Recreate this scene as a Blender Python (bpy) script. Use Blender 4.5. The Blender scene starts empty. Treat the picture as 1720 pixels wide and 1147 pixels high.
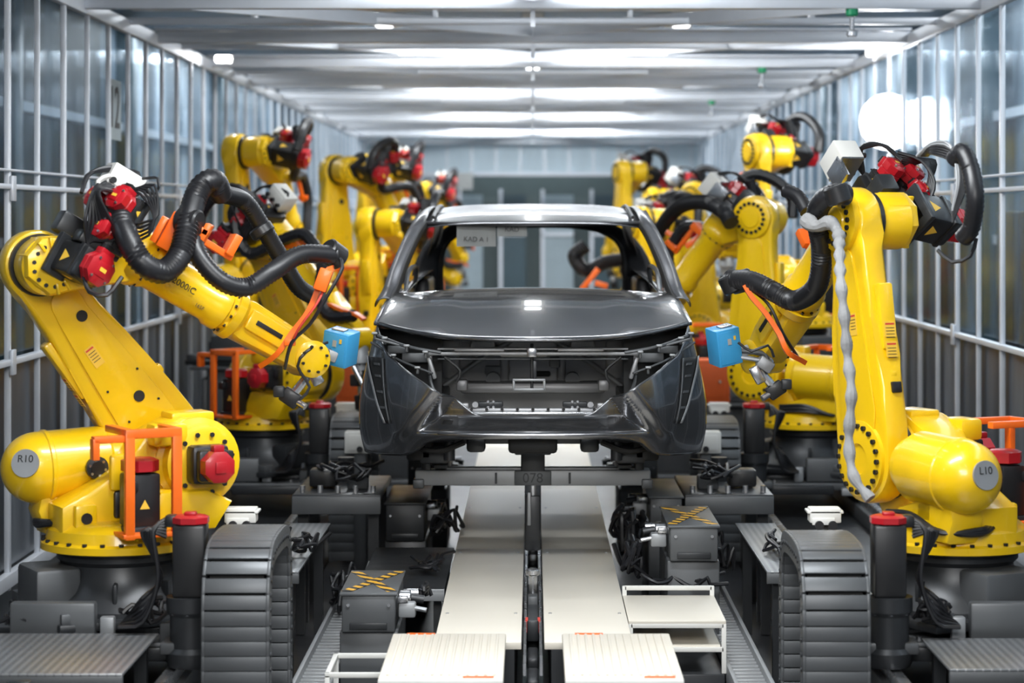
import bpy, bmesh, math, random
from mathutils import Matrix, Vector
V=Vector; pi=math.pi; rad=math.radians
random.seed(4)
VIEW=(860,573.5,1.0)
FPX=4000.0; CAMZ=2.3
def at(px,py,D):
    "survey conversion: photo bearing + true distance -> world metres"
    return V(((px-895)*D/FPX, D, CAMZ-(py-365)*D/FPX))
def Rx(a): return Matrix.Rotation(a,4,'X')
def Ry(a): return Matrix.Rotation(a,4,'Y')
def Rz(a): return Matrix.Rotation(a,4,'Z')
def T(x,y=None,z=None):
    return Matrix.Translation(V(x) if y is None else V((x,y,z)))
def lerp(a,b,t): return a+(b-a)*t
def sst(a,b,x):
    t=max(0,min(1,(x-a)/(b-a))); return t*t*(3-2*t)
def tab(tb,x):
    if x<=tb[0][0]: return tb[0][1]
    for (a,b),(c,d) in zip(tb,tb[1:]):
        if x<=c: return b+(d-b)*(x-a)/(c-a)
    return tb[-1][1]
def spline(pts,per=12):
    pts=[V(p) for p in pts]; P=[pts[0]*2-pts[1]]+pts+[pts[-1]*2-pts[-2]]; out=[]
    for i in range(1,len(P)-2):
        a,b_,c,d=P[i-1:i+3]
        for k in range(per):
            t=k/per; out.append(.5*((2*b_)+(c-a)*t+(2*a-5*b_+4*c-d)*t*t+(3*b_-a-3*c+d)*t**3))
    out.append(pts[-1]); return out
# ------------------------------------------------------------ materials
MATS={}
def mat(name,col,rough=.5,metal=0,coat=0,var=.12,scale=6,emit=0,bump=0,stretch=(1,1,1),rv=.1,spec=.5,cr=.08):
    m=bpy.data.materials.new(name); m.use_nodes=True
    nt=m.node_tree; b=nt.nodes['Principled BSDF']
    tc=nt.nodes.new('ShaderNodeTexCoord'); mp=nt.nodes.new('ShaderNodeMapping')
    mp.inputs['Scale'].default_value=stretch
    nz=nt.nodes.new('ShaderNodeTexNoise'); nz.inputs['Scale'].default_value=scale; nz.inputs['Detail'].default_value=4
    nt.links.new(tc.outputs['Object'],mp.inputs[0]); nt.links.new(mp.outputs[0],nz.inputs['Vector'])
    mx=nt.nodes.new('ShaderNodeMix'); mx.data_type='RGBA'
    mx.inputs[6].default_value=(*[c*(1-var) for c in col],1); mx.inputs[7].default_value=(*[min(1,c*(1+var)) for c in col],1)
    nt.links.new(nz.outputs[0],mx.inputs[0]); nt.links.new(mx.outputs[2],b.inputs['Base Color'])
    mr=nt.nodes.new('ShaderNodeMapRange'); mr.inputs[3].default_value=max(.02,rough-rv); mr.inputs[4].default_value=min(1,rough+rv)
    nt.links.new(nz.outputs[0],mr.inputs[0]); nt.links.new(mr.outputs[0],b.inputs['Roughness'])
    b.inputs['Metallic'].default_value=metal; b.inputs['Coat Weight'].default_value=coat
    b.inputs['Coat Roughness'].default_value=cr; b.inputs['Specular IOR Level'].default_value=spec
    if emit:
        b.inputs['Emission Color'].default_value=(*col,1); b.inputs['Emission Strength'].default_value=emit
    if bump:
        bp=nt.nodes.new('ShaderNodeBump'); bp.inputs['Strength'].default_value=bump; bp.inputs['Distance'].default_value=.01
        nt.links.new(nz.outputs[0],bp.inputs['Height']); nt.links.new(bp.outputs[0],b.inputs['Normal'])
    MATS[name]=m; return m
mat('yellow',(.90,.56,.006),.31,0,.4,.06,3)
mat('black',(.012,.012,.013),.42,0,.1)
mat('rubber',(.012,.012,.014),.40,0,0)
mat('dark',(.030,.032,.035),.38,.2)
mat('grey',(.105,.11,.115),.45,.4)
mat('lgrey',(.33,.34,.35),.45,.4)
mat('steel',(.55,.56,.58),.28,.95)
mat('alu',(.70,.73,.78),.42,.35,0,.08)
mat('red',(.42,.007,.014),.38,0,.2)
mat('orange',(.92,.15,.01),.4,0,.2)
mat('orangedull',(.70,.11,.015),.6)
mat('white',(.72,.71,.67),.5)
mat('cream',(.70,.65,.56),.42,.05,0,.06,3,0,0,(1,.2,1))
mat('blue',(.045,.32,.62),.4,0,.2)
mat('paint',(.17,.172,.18),.24,.88,.9,.01,3,rv=.005,cr=.04)
mat('paintdimmed',(.085,.086,.092),.30,.6,.35,.01,3,rv=.005,spec=.3,cr=.10)  # copy of the car paint, darkened to tone down bright roof and pillar reflections
mat('paintdark',(.035,.036,.04),.38,.4,.1)
mat('primer',(.36,.362,.37),.40,.4)
mat('label',(.85,.52,.05),.5)
mat('ink',(.012,.012,.012),.6)
mat('redink',(.6,.05,.03),.6)
mat('cloth',(.27,.27,.27),.8,0,0,.25,14,0,.8)
mat('paper',(.36,.37,.36),.7)
mat('faint',(.10,.10,.10),.7)
mat('green',(.0,.3,.12),.4)
mat('lampglow',(.95,.98,1.0),.5,0,0,.01,3,9)
mat('flood',(1,1,1),.5,0,0,.01,3,60)
mat('glare_inner',(1,1,1),.5,0,0,.01,3,1.4)  # inner glare of the flood lamp, made as a glowing ring
mat('glare_outer',(.9,.95,1),.5,0,0,.01,3,.45)  # fainter outer glare, also a glowing ring
mat('ceil',(.27,.33,.39),.8,.0,0,.35,1.2,0,0,(1,.3,1))
mat('floorm',(.045,.047,.053),.32,.1,0,.3,1.5)
mat('bgdark',(.02,.03,.032),.6)
mat('bgmid',(.10,.13,.13),.6)
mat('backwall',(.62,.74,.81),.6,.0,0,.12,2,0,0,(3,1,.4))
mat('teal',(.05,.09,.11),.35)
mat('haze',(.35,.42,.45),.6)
def hazard():
    m=bpy.data.materials.new('hazard'); m.use_nodes=True; nt=m.node_tree; b=nt.nodes['Principled BSDF']
    tc=nt.nodes.new('ShaderNodeTexCoord'); w=nt.nodes.new('ShaderNodeTexWave'); w.wave_profile='SIN'; w.bands_direction='DIAGONAL'
    w.inputs['Scale'].default_value=6
    cr=nt.nodes.new('ShaderNodeValToRGB'); cr.color_ramp.interpolation='CONSTANT'
    cr.color_ramp.elements[0].color=(.02,.02,.02,1); cr.color_ramp.elements[1].position=.5; cr.color_ramp.elements[1].color=(.75,.40,.02,1)
    nt.links.new(tc.outputs['Object'],w.inputs[0]); nt.links.new(w.outputs[0],cr.inputs[0]); nt.links.new(cr.outputs[0],b.inputs[0])
    MATS['hazard']=m
hazard()
def tread():
    m=bpy.data.materials.new('tread'); m.use_nodes=True; nt=m.node_tree; b=nt.nodes['Principled BSDF']
    tc=nt.nodes.new('ShaderNodeTexCoord'); vo=nt.nodes.new('ShaderNodeTexChecker'); vo.inputs['Scale'].default_value=42
    vo.inputs[1].default_value=(.34,.35,.36,1); vo.inputs[2].default_value=(.18,.19,.20,1)
    rt=nt.nodes.new('ShaderNodeMapping'); rt.inputs['Rotation'].default_value=(0,0,.785)
    nt.links.new(tc.outputs['Object'],rt.inputs[0]); nt.links.new(rt.outputs[0],vo.inputs[0]); nt.links.new(vo.outputs[0],b.inputs[0])
    bp=nt.nodes.new('ShaderNodeBump'); bp.inputs['Strength'].default_value=.4; bp.inputs['Distance'].default_value=.003
    nt.links.new(vo.outputs[1],bp.inputs['Height']); nt.links.new(bp.outputs[0],b.inputs['Normal'])
    b.inputs['Metallic'].default_value=.7; b.inputs['Roughness'].default_value=.4
    MATS['tread']=m
tread()
def wallmat(name,c1,c2,c3,sc=(1,1.0,.30),metal=0,rough=.5,p=(.40,.56,.70)):
    m=bpy.data.materials.new(name); m.use_nodes=True; nt=m.node_tree; b=nt.nodes['Principled BSDF']
    tc=nt.nodes.new('ShaderNodeTexCoord'); mp=nt.nodes.new('ShaderNodeMapping'); mp.inputs['Scale'].default_value=sc
    nz=nt.nodes.new('ShaderNodeTexNoise'); nz.inputs['Scale'].default_value=.9; nz.inputs['Detail'].default_value=3
    nt.links.new(tc.outputs['Object'],mp.inputs[0]); nt.links.new(mp.outputs[0],nz.inputs['Vector'])
    cr=nt.nodes.new('ShaderNodeValToRGB'); cr.color_ramp.elements[0].position=p[0]; cr.color_ramp.elements[1].position=p[2]
    cr.color_ramp.elements[0].color=(*c1,1); cr.color_ramp.elements[1].color=(*c3,1); e=cr.color_ramp.elements.new(p[1]); e.color=(*c2,1)
    nt.links.new(nz.outputs[0],cr.inputs[0]); nt.links.new(cr.outputs[0],b.inputs[0])
    b.inputs['Metallic'].default_value=metal; b.inputs['Roughness'].default_value=rough
    MATS[name]=m
wallmat('halldark',(.006,.010,.012),(.018,.028,.033),(.09,.13,.16))  # gloom of the unlit hall beyond the glass, put into the backdrop colour
wallmat('halllight',(.02,.035,.05),(.16,.22,.28),(.80,.90,1.0),p=(.38,.52,.64))  # bright and dim light of the hall painted as backdrop patches
wallmat('lowpanel',(.05,.06,.07),(.09,.10,.115),(.17,.19,.21),(1,2.5,.6),.2,.35)
def glass():
    m=bpy.data.materials.new('pane'); m.use_nodes=True; nt=m.node_tree
    for n in list(nt.nodes): nt.nodes.remove(n)
    o=nt.nodes.new('ShaderNodeOutputMaterial'); mx=nt.nodes.new('ShaderNodeMixShader'); tr=nt.nodes.new('ShaderNodeBsdfTransparent'); gl=nt.nodes.new('ShaderNodeBsdfGlossy')
    tr.inputs[0].default_value=(.88,.93,.96,1); gl.inputs[0].default_value=(.75,.85,.95,1); gl.inputs['Roughness'].default_value=.15
    tc=nt.nodes.new('ShaderNodeTexCoord'); nz=nt.nodes.new('ShaderNodeTexNoise'); nz.inputs['Scale'].default_value=2.2
    bp=nt.nodes.new('ShaderNodeBump'); bp.inputs['Strength'].default_value=.30; bp.inputs['Distance'].default_value=.03
    nt.links.new(tc.outputs['Object'],nz.inputs['Vector']); nt.links.new(nz.outputs[0],bp.inputs['Height']); nt.links.new(bp.outputs[0],gl.inputs['Normal'])
    mx.inputs[0].default_value=.10
    nt.links.new(tr.outputs[0],mx.inputs[1]); nt.links.new(gl.outputs[0],mx.inputs[2]); nt.links.new(mx.outputs[0],o.inputs[0]); MATS['pane']=m
glass()
# ------------------------------------------------------------ mesh builder
class MB:
    def __init__(s): s.v=[];s.f=[];s.m=[];s.names=[]
    def mi(s,n):
        if n not in s.names: s.names.append(n)
        return s.names.index(n)
    def add(s,vs,fs,mat,M=None):
        o=len(s.v); s.v+=[(M@V(p)) if M else V(p) for p in vs]
        i=s.mi(mat)
        for f in fs: s.f.append([k+o for k in f]); s.m.append(i)
    def addbm(s,bm,mat,M=None):
        bmesh.ops.recalc_face_normals(bm,faces=bm.faces[:])
        bm.verts.index_update()
        s.add([v.co.copy() for v in bm.verts],[[v.index for v in f.verts] for f in bm.faces],mat,M); bm.free()
    def box(s,c,d,mat,b=0,R=None):
        bm=bmesh.new(); bmesh.ops.create_cube(bm,size=1)
        for v in bm.verts: v.co=V((v.co.x*d[0],v.co.y*d[1],v.co.z*d[2]))
        if b: bmesh.ops.bevel(bm,geom=bm.edges[:],offset=min(b,min(d)*.45),segments=2,affect='EDGES',profile=.5)
        s.addbm(bm,mat,T(c)@R if R else T(c)); return s
    def lathe(s,p0,ax,prof,mat,seg=28):
        p0=V(p0); ax=V(ax).normalized()
        u=ax.orthogonal().normalized()
        if abs(ax.z)>.9: u=V((1,0,0))
        u=(u-ax*u.dot(ax)).normalized(); w=ax.cross(u)
        vs=[];fs=[]
        for h,r in prof:
            for k in range(seg):
                a=2*pi*(k+.5)/seg; vs.append(p0+ax*h+(u*math.cos(a)+w*math.sin(a))*max(r,1e-4))
        n=len(prof)
        for i in range(n-1):
            for k in range(seg):
                k2=(k+1)%seg; fs.append([i*seg+k,i*seg+k2,(i+1)*seg+k2,(i+1)*seg+k])
        fs.append(list(range(seg))[::-1]); fs.append([(n-1)*seg+k for k in range(seg)])
        s.add(vs,fs,mat); return s
    def cyl(s,p0,p1,r,mat,r1=None,seg=24,b=0):
        p0=V(p0);p1=V(p1);L=(p1-p0).length; r1=r if r1 is None else r1
        pr=[(0,r-b),(b,r),(L-b,r1),(L,r1-b)] if b else [(0,r),(L,r1)]
        return s.lathe(p0,p1-p0,pr,mat,seg)
    def prism(s,out,y0,y1,mat,b=0,M=None):
        bm=bmesh.new(); vs=[bm.verts.new((x,y0,z)) for x,z in out]; f=bm.faces.new(vs)
        r=bmesh.ops.extrude_face_region(bm,geom=[f])
        for e in r['geom']:
            if isinstance(e,bmesh.types.BMVert): e.co.y=y1
        if b:
            ed=[e for e in bm.edges if abs(e.verts[0].co.y-e.verts[1].co.y)<1e-6]
            bmesh.ops.bevel(bm,geom=ed,offset=b,segments=2,affect='EDGES',profile=.5)
        s.addbm(bm,mat,M); return s
    def sweep(s,pts,r,mat,seg=10,corr=False,step=.03,sm=True,flat=None,up=None):
        pts=[V(p) for p in pts]
        if sm and len(pts)>2:
            P=[pts[0]*2-pts[1]]+pts+[pts[-1]*2-pts[-2]]; out=[]
            for i in range(1,len(P)-2):
                a,b_,c,d=P[i-1],P[i],P[i+1],P[i+2]; L=(c-b_).length; n=max(2,int(L/step))
                for k in range(n):
                    t=k/n; out.append(.5*((2*b_)+(c-a)*t+(2*a-5*b_+4*c-d)*t*t+(3*b_-a-3*c+d)*t**3))
            out.append(pts[-1]); pts=out
        elif corr:
            L=(pts[1]-pts[0]).length; n=int(L/step); pts=[pts[0].lerp(pts[1],k/n) for k in range(n+1)]
        n=len(pts); tg=[(pts[min(i+1,n-1)]-pts[max(i-1,0)]).normalized() for i in range(n)]
        u=tg[0].orthogonal().normalized() if up is None else V(up)
        vs=[];fs=[]
        for i in range(n):
            if up is not None: u=V(up)
            u=(u-tg[i]*u.dot(tg[i])).normalized(); w=tg[i].cross(u)
            rr=r(i/(n-1)) if callable(r) else r
            if corr and i%2: rr*=.89
            ru,rw=(rr,rr) if flat is None else (flat[0],flat[1])
            for k in range(seg):
                a=2*pi*(k+.5)/seg
                q=1.0 if seg>4 else 1.414
                vs.append(pts[i]+u*math.cos(a)*ru*q+w*math.sin(a)*rw*q)
        for i in range(n-1):
            for k in range(seg):
                k2=(k+1)%seg; fs.append([i*seg+k,i*seg+k2,(i+1)*seg+k2,(i+1)*seg+k])
        fs.append(list(range(seg))[::-1]); fs.append([(n-1)*seg+k for k in range(seg)])
        s.add(vs,fs,mat); return s
    def grid(s,fn,nu,nv,mat):
        vs=[fn(i/nu,j/nv) for j in range(nv+1) for i in range(nu+1)]
        fs=[[j*(nu+1)+i,j*(nu+1)+i+1,(j+1)*(nu+1)+i+1,(j+1)*(nu+1)+i] for j in range(nv) for i in range(nu)]
        s.add(vs,fs,mat); return s
    def bolts(s,c,ax,R,n,r,h,mat,a0=0,a1=2*pi):
        c=V(c);ax=V(ax).normalized();u=ax.orthogonal().normalized();w=ax.cross(u)
        for k in range(n):
            a=a0+(a1-a0)*k/n; p=c+(u*math.cos(a)+w*math.sin(a))*R
            s.lathe(p,ax,[(0,r),(h,r)],mat,6)
        return s
    def mesh(s,name,off=V((0,0,0)),ang=35):
        me=bpy.data.meshes.new(name); me.from_pydata([v-off for v in s.v],[],s.f)
        for n in s.names: me.materials.append(MATS[n])
        me.polygons.foreach_set('material_index',s.m); me.polygons.foreach_set('use_smooth',[True]*len(s.f))
        me.set_sharp_from_angle(angle=rad(ang)); me.update(); return me
COL=bpy.context.scene.collection
WM={}
def newob(name,data,M=Matrix(),parent=None):
    o=bpy.data.objects.new(name,data); COL.objects.link(o)
    if parent is not None:
        o.parent=parent; o.matrix_basis=M; WM[o]=WM[parent]@M
    else: o.matrix_basis=M; WM[o]=M.copy()
    return o
def meta(o,label,cat,group=None):
    o['label']=label;o['category']=cat
    if group:o['group']=group
    return o
def thing(name,mb,label,cat,group=None,ang=35):
    lo=[min(v[i] for v in mb.v) for i in range(3)];hi=[max(v[i] for v in mb.v) for i in range(3)]
    c=V(((lo[0]+hi[0])/2,(lo[1]+hi[1])/2,lo[2]))
    return meta(newob(name,mb.mesh(name,c,ang),T(c)),label,cat,group)
def empty(name,M,label,cat,group=None):
    o=newob(name,None,M); o.empty_display_size=.2; return meta(o,label,cat,group)
def wpart(name,mb,parent,label=None,ang=35):
    "part whose vertices are world metres"
    o=newob(name,mb.mesh(name,ang=ang),WM[parent].inverted(),parent)
    if label:o['label']=label
    return o
def lpart(name,data,parent,M=Matrix(),label=None):
    o=newob(name,data,M,parent)
    if label:o['label']=label
    return o
def struct(name,mb,ang=35):
    o=newob(name,mb.mesh(name,ang=ang)); o['kind']='structure'; return o
def text(name,s,size,matn,M,parent,ex=.0008,sx=1):
    cu=bpy.data.curves.new(name,'FONT'); cu.body=s; cu.size=size; cu.extrude=ex; cu.align_x='CENTER'; cu.align_y='CENTER'
    t=bpy.data.objects.new('tmp',cu); COL.objects.link(t)
    me=bpy.data.meshes.new_from_object(t.evaluated_get(bpy.context.evaluated_depsgraph_get()))
    bpy.data.objects.remove(t); me.materials.clear(); me.materials.append(MATS[matn]); me.name=name
    return newob(name,me,M@Matrix.Diagonal((sx,1,1,1)),parent)
# ------------------------------------------------------------ ROBOT PARTS
def armout(ws,z0,r0,z1,r1,n=14):
    L=[]
    for k in range(n+1):
        a=pi+pi*k/n; L.append((r0*math.cos(a),z0+r0*math.sin(a)))
    for z,w0,w1 in ws: L.append((w1,z))
    for k in range(n+1):
        a=pi*k/n; L.append((r1*math.cos(a),z1+r1*math.sin(a)))
    for z,w0,w1 in reversed(ws): L.append((w0,z))
    return L
PM={}
BX,BY=-.02,.19
def build_parts():
    b=MB(); b.box((0,0,.02),(.78,.78,.04),'dark',.01); b.lathe((0,0,.04),(0,0,1),[(0,.36),(.02,.36),(.05,.33),(.09,.29),(.15,.262),(.2,.255),(.22,.275),(.24,.275)],'dark',40)
    b.box((-.32,0,.14),(.2,.3,.2),'grey',.02); b.box((.30,0,.12),(.14,.34,.16),'dark',.02)
    b.bolts((0,0,.04),(0,0,1),.37,8,.016,.03,'steel'); b.cyl((0,0,.28),(0,0,.305),.27,'black')
    for sx in(-1,1):
        for sy in(-1,1): b.box((sx*.33,sy*.33,.06),(.1,.1,.05),'grey',.01)
    for k in range(8):
        a=k*pi/4+.4; b.box((.29*math.cos(a),.29*math.sin(a),.13),(.07,.02,.10),'dark',.008,Rz(a))
    PM['base']=b.mesh('robot_base')
    b=MB(); b.lathe((0,0,.30),(0,0,1),[(0,.33),(.005,.345),(.035,.345),(.045,.325),(.09,.315),(.12,.28),(.13,.24)],'yellow',44)
    b.bolts((0,0,.34),(0,0,1),.332,26,.011,.012,'black')
    b.prism([(-.30,.36),(.30,.36),(.40,.46),(.50,.60),(.50,.74),(.42,.84),(.24,.87),(.08,.80),(-.02,.66),(-.18,.56),(-.30,.50)],-.12,.10,'yellow',.025)
    b.prism([(-.30,.36),(.10,.36),(.06,.48),(-.10,.53),(-.16,.64),(-.24,.66),(-.31,.58),(-.34,.46)],.10,.27,'yellow',.02)
    b.prism([(.0,.36),(.36,.38),(.44,.50),(.32,.56),(.1,.56)],-.25,.13,'yellow',.03)
    b.lathe((.312,-.22,.67),(0,1,0),[(0,.13),(.015,.165),(.07,.17),(.08,.195),(.30,.195),(.34,.18),(.36,.17)],'yellow',36)
    b.lathe((.312,.115,.67),(0,1,0),[(0,.188),(.034,.188)],'black',36)
    b.bolts((.312,-.222,.67),(0,-1,0),.13,12,.011,.01,'black')
    b.box((.312,.0,.86),(.2,.16,.05),'yellow',.012)
    b.box((.16,-.16,.80),(.16,.12,.1),'yellow',.02); b.box((-.04,-.125,.64),(.10,.04,.16),'yellow',.02)
    b.box((.02,-.125,.50),(.18,.03,.12),'black',.02); b.box((-.20,-.13,.45),(.10,.05,.12),'yellow',.015); b.lathe((-.20,-.155,.45),(0,-1,0),[(0,.025),(.006,.025)],'black',14)
    for k in range(3): b.sweep([(-.28,.0+.02*k,.42),(-.34,.12,.40+.01*k),(-.28,.26+.01*k,.41),(-.1,.31,.43+.02*k),(.1,.29,.42+.02*k)],.012,'rubber',6)
    PM['turret']=b.mesh('turret')
    b=MB(); r=.158
    pr=[(-.08,.09),(-.07,.125),(-.02,.13),(.0,r),(.30,r)]+[(.30+r*math.sin(t*pi/2/9),r*math.cos(t*pi/2/9)) for t in range(1,9)]+[(.30+r,.0)]
    b.lathe((BX,BY,.66),(-1,0,-.05),pr,'yellow',40)
    b.lathe((BX,BY,.66),(-1,0,-.05),[(.25,r),(.255,r+.006),(.27,r+.006),(.275,r)],'yellow',40)
    b.lathe((-.10,BY-.165,.65),(0,-1,0),[(0,.05),(.02,.05),(.025,.03),(.03,.03)],'black',18); b.bolts((-.10,BY-.18,.65),(0,-1,0),.036,6,.007,.01,'steel')
    b.cyl((.04,BY-.05,.67),(.26,BY-.08,.70),.03,'steel')
    b.box((-.14,BY,.49),(.12,.16,.12),'yellow',.02)
    PM['balancer']=b.mesh('balancer')
    b=MB()
    b.box((.312,-.26,.67),(.17,.10,.17),'black',.02); b.box((.312,-.31,.67),(.14,.08,.14),'black',.015)
    b.lathe((.312,-.345,.67),(0,-1,0),[(0,.060),(.005,.072),(.07,.072),(.08,.052)],'red',8); b.box((.312,-.38,.75),(.05,.05,.03),'red',.006)
    b.box((.40,-.29,.70),(.03,.04,.06),'black',.006); b.box((.312,-.428,.67),(.05,.01,.05),'red',.004)
    PM['m2']=b.mesh('motor')
    b=MB()
    b.box((0,-.27,.53),(.145,.13,.24),'black',.012); b.box((0,-.27,.40),(.17,.16,.05),'dark',.01)
    b.lathe((0,-.27,.655),(0,0,1),[(0,.07),(.005,.082),(.05,.082),(.06,.06)],'red',8); b.box((-.06,-.34,.60),(.05,.05,.05),'black',.01)
    b.prism([(-.022,.50),(.022,.50),(0,.54)],-.3375,-.336,'label')
    PM['m1']=b.mesh('motor')
    b=MB()
    for x in(-.09,.12): b.box((x,-.40,.61),(.042,.03,.46),'orange',.004)
    b.box((.015,-.40,.83),(.25,.03,.04),'orange',.004); b.box((-.09,-.26,.835),(.04,.27,.03),'orange',.004); b.box((.12,-.26,.835),(.04,.27,.03),'orange',.004)
    b.box((-.17,-.38,.81),(.15,.05,.03),'orange',.004); b.box((-.235,-.38,.77),(.03,.05,.09),'orange',.004)
    b.box((.015,-.34,.395),(.27,.15,.02),'orange',.004)
    PM['guard']=b.mesh('guard_frame')
    b=MB(); b.prism(armout([(.15,-.205,.195),(.30,-.20,.18),(.45,-.185,.165),(.62,-.165,.145),(.78,-.15,.125),(.92,-.145,.115),(1.0,-.15,.13)],0,.20,1.075,.155),.15,.275,'yellow',.022)
    b.prism(armout([(.2,-.14,.12),(.5,-.115,.10),(.8,-.085,.07)],.12,.12,.88,.075),.273,.285,'yellow',.005)
    b.prism(armout([(.2,-.14,.12),(.5,-.115,.10),(.8,-.085,.07)],.16,.12,.86,.075),.14,.153,'yellow',.005)
    b.lathe((0,.27,0),(0,1,0),[(0,.175),(.02,.17),(.03,.13),(.032,.07),(.02,.065),(.02,0)],'yellow',36)
    b.bolts((0,.295,0),(0,1,0),.147,20,.012,.014,'black')
    b.lathe((0,.27,1.075),(0,1,0),[(0,.145),(.025,.14),(.035,.115),(.037,.07),(.045,.065),(.045,0)],'yellow',36)
    b.bolts((0,.30,1.075),(0,1,0),.100,18,.013,.014,'black')
    b.lathe((0,.15,1.075),(0,-1,0),[(0,.138),(.025,.138)],'black',36)
    b.box((.0,.2,.36),(.39,.06,.05),'yellow',.015); b.box((-.175,.2,.62),(.04,.08,.30),'yellow',.012)
    b.box((-.20,.2,.3),(.03,.05,.05),'black',.006)
    for z in(.33,.78): b.lathe((.02,.139,z),(0,-1,0),[(0,.026),(.004,.026)],'ink',16)
    b.bolts((0,.139,.35),(0,-1,0),.12,4,.006,.005,'black')
    PM['arm']=b.mesh('lower_arm')
    def stick(c,ax,w,h):
        b=MB(); M=T(c)@ax
        def bx(x,y,z,sx,sz,m,t=.001): b.box(M@V((x,y,z)),(sx,t,sz),m,0,ax)
        bx(0,0,0,w,h,'label',.002); bx(0,-.001,h/2-.012,w*.8,.008,'redink')
        for k in range(4): bx(0,-.001,h/2-.03-k*.014,w*.75,.003,'ink')
        return b.mesh('warning_label')
    PM['st']=[stick((-.04,.1385,.60),Matrix(),.05,.10),stick((-.04,.2865,.60),Rz(pi),.05,.10),stick((-.1965,.2,.56),Rz(-pi/2),.06,.07),stick((-.1965,.2,.47),Rz(-pi/2),.06,.07)]
    b=MB(); b.lathe((0,-.07,0),(0,1,0),[(0,.085),(.01,.11),(.03,.115),(.04,.13),(.16,.13),(.18,.125),(.20,.12)],'yellow',36)
    b.bolts((0,-.072,0),(0,-1,0),.09,14,.010,.01,'black')
    b.prism([(-.13,-.02),(-.08,-.10),(.05,-.12),(.19,.0),(.34,.11),(.34,.33),(.16,.33),(.12,.20),(-.02,.14),(-.11,.08)],-.08,.11,'yellow',.028)
    b.lathe((.28,0,.225),(1,0,0),[(0,.12),(.02,.132),(.06,.132),(.08,.122),(.10,.11)],'yellow',32)
    b.bolts((.36,0,.225),(1,0,0),.118,14,.009,.008,'black')
    for k in range(9):
        a=k*pi/7-.9; b.box((.10*math.cos(a),-.08,.10*math.sin(a)),(.05,.03,.014),'yellow',.004,Ry(-a))
    PM['elbow']=b.mesh('elbow_housing')
    def motor(c,ax,w,L,name='motor',Lr=.07,fl=1.2):
        c=V(c); ax=V(ax).normalized(); q=ax.to_track_quat('Z','Y').to_matrix().to_4x4()
        M=T(c)@q
        t=MB(); t.box((0,0,L/2),(w,w,L),'black',w*.10); t.box((0,0,.015),(w*fl,w*fl,.03),'dark',.006); t.box((0,0,L*.8),(w*1.06,w*1.06,L*.12),'black',.006)
        t.lathe((0,0,L),(0,0,1),[(0,w*.46),(.004,w*.52),(Lr*.45,w*.52),(Lr*.5,w*.48),(Lr*.55,w*.52),(Lr,w*.52),(Lr+.008,w*.40)],'red',8)
        t.box((0,w*.5,L+Lr*.5),(w*.55,w*.25,Lr*.75),'red',.008); t.box((0,w*.68,L+Lr*.5),(w*.4,w*.2,Lr*.5),'black',.006)
        t.box((0,0,L+Lr+.006),(w*.45,w*.45,.012),'red',.004); t.box((0,0,L+Lr+.0125),(w*.25,w*.12,.002),'label')
        t.bolts((0,0,L+Lr),(0,0,1),w*.40,4,.006,.012,'steel')
        for k in range(4): t.prism([(-w*.2,-w*.1),(w*.2,-w*.1),(0,w*.25)],0,.0015,'label',M=Rz(pi/2*k)@T(0,-w*.502,L*.4))
        t.v=[M@v for v in t.v]; return t.mesh(name)
    PM['m3']=motor((.03,-.06,.07),(.25,-1,0),.165,.26,Lr=.065,fl=1.3)
    PM['m3s']=motor((.03,-.06,.05),(.40,-1,.03),.145,.20,Lr=.06,fl=1.3)
    PM['m4']=motor((.13,-.06,.33),(-1,-.3,.15),.11,.07,Lr=.08)
    PM['m5']=motor((.17,-.19,.35),(-1,-.5,.15),.11,.07,Lr=.08)
    PM['m6']=motor((.15,-.17,.23),(-1,-.6,0),.11,.06,Lr=.08)
    b=MB(); b.box((.15,-.10,.27),(.11,.28,.24),'black',.02); b.box((.02,.04,.20),(.16,.10,.10),'dark',.015); b.box((.16,-.22,.28),(.07,.05,.16),'dark',.01); b.box((.10,-.15,.16),(.2,.12,.06),'black',.01)
    for k in range(9): b.sweep([(-.02+.02*k,-.14,.42),(-.05,-.22-.010*k,.34),(-.03+.02*k,-.25,.22),(.04,-.22,.14),(.10+.01*k,-.24,.06)],.008,'rubber',6)
    for k in range(4): b.sweep([(.16,-.05,.44),(.05+.03*k,-.02,.52+.01*k),(-.05,-.04,.44),(-.06,-.10,.33)],.009,'rubber',6)
    PM['cover']=b.mesh('motor_mount')
    b=MB(); b.box((.10,.0,.48),(.16,.13,.11),'white',.006); b.box((.10,-.067,.48),(.12,.004,.075),'white',.002)
    for x in(.04,.10,.16): b.cyl((x,-.065,.455),(x,-.09,.455),.014,'black',seg=12)
    b.box((.10,.06,.39),(.12,.02,.12),'steel',.003); b.box((.10,0,.42),(.16,.12,.01),'steel')
    PM['jbox']=b.mesh('junction_box')
    b=MB(); b.sweep([(.10,-.2,.40),(-.02,-.27,.42),(-.10,-.32,.36),(-.14,-.35,.22),(-.12,-.36,.08),(-.02,-.34,-.02)],.045,'rubber',8,True,.02)
    PM['loop']=b.mesh('dress_hose')
    b=MB(); b.lathe((.36,0,.225),(1,0,0),[(0,.112),(.03,.112),(.05,.10),(.36,.094),(.38,.106),(.43,.106),(.44,.093),(.47,.093)],'yellow',36)
    b.prism([(.80,.15),(.90,.13),(1.20,.145),(1.27,.155),(1.33,.19),(1.34,.25),(1.28,.295),(1.12,.305),(.90,.32),(.80,.30)],-.08,.08,'yellow',.022)
    b.lathe((.82,0,.225),(1,0,0),[(0,.116),(.04,.116),(.06,.10)],'yellow',32); b.bolts((.815,0,.225),(-1,0,0),.10,12,.008,.008,'black')
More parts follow.
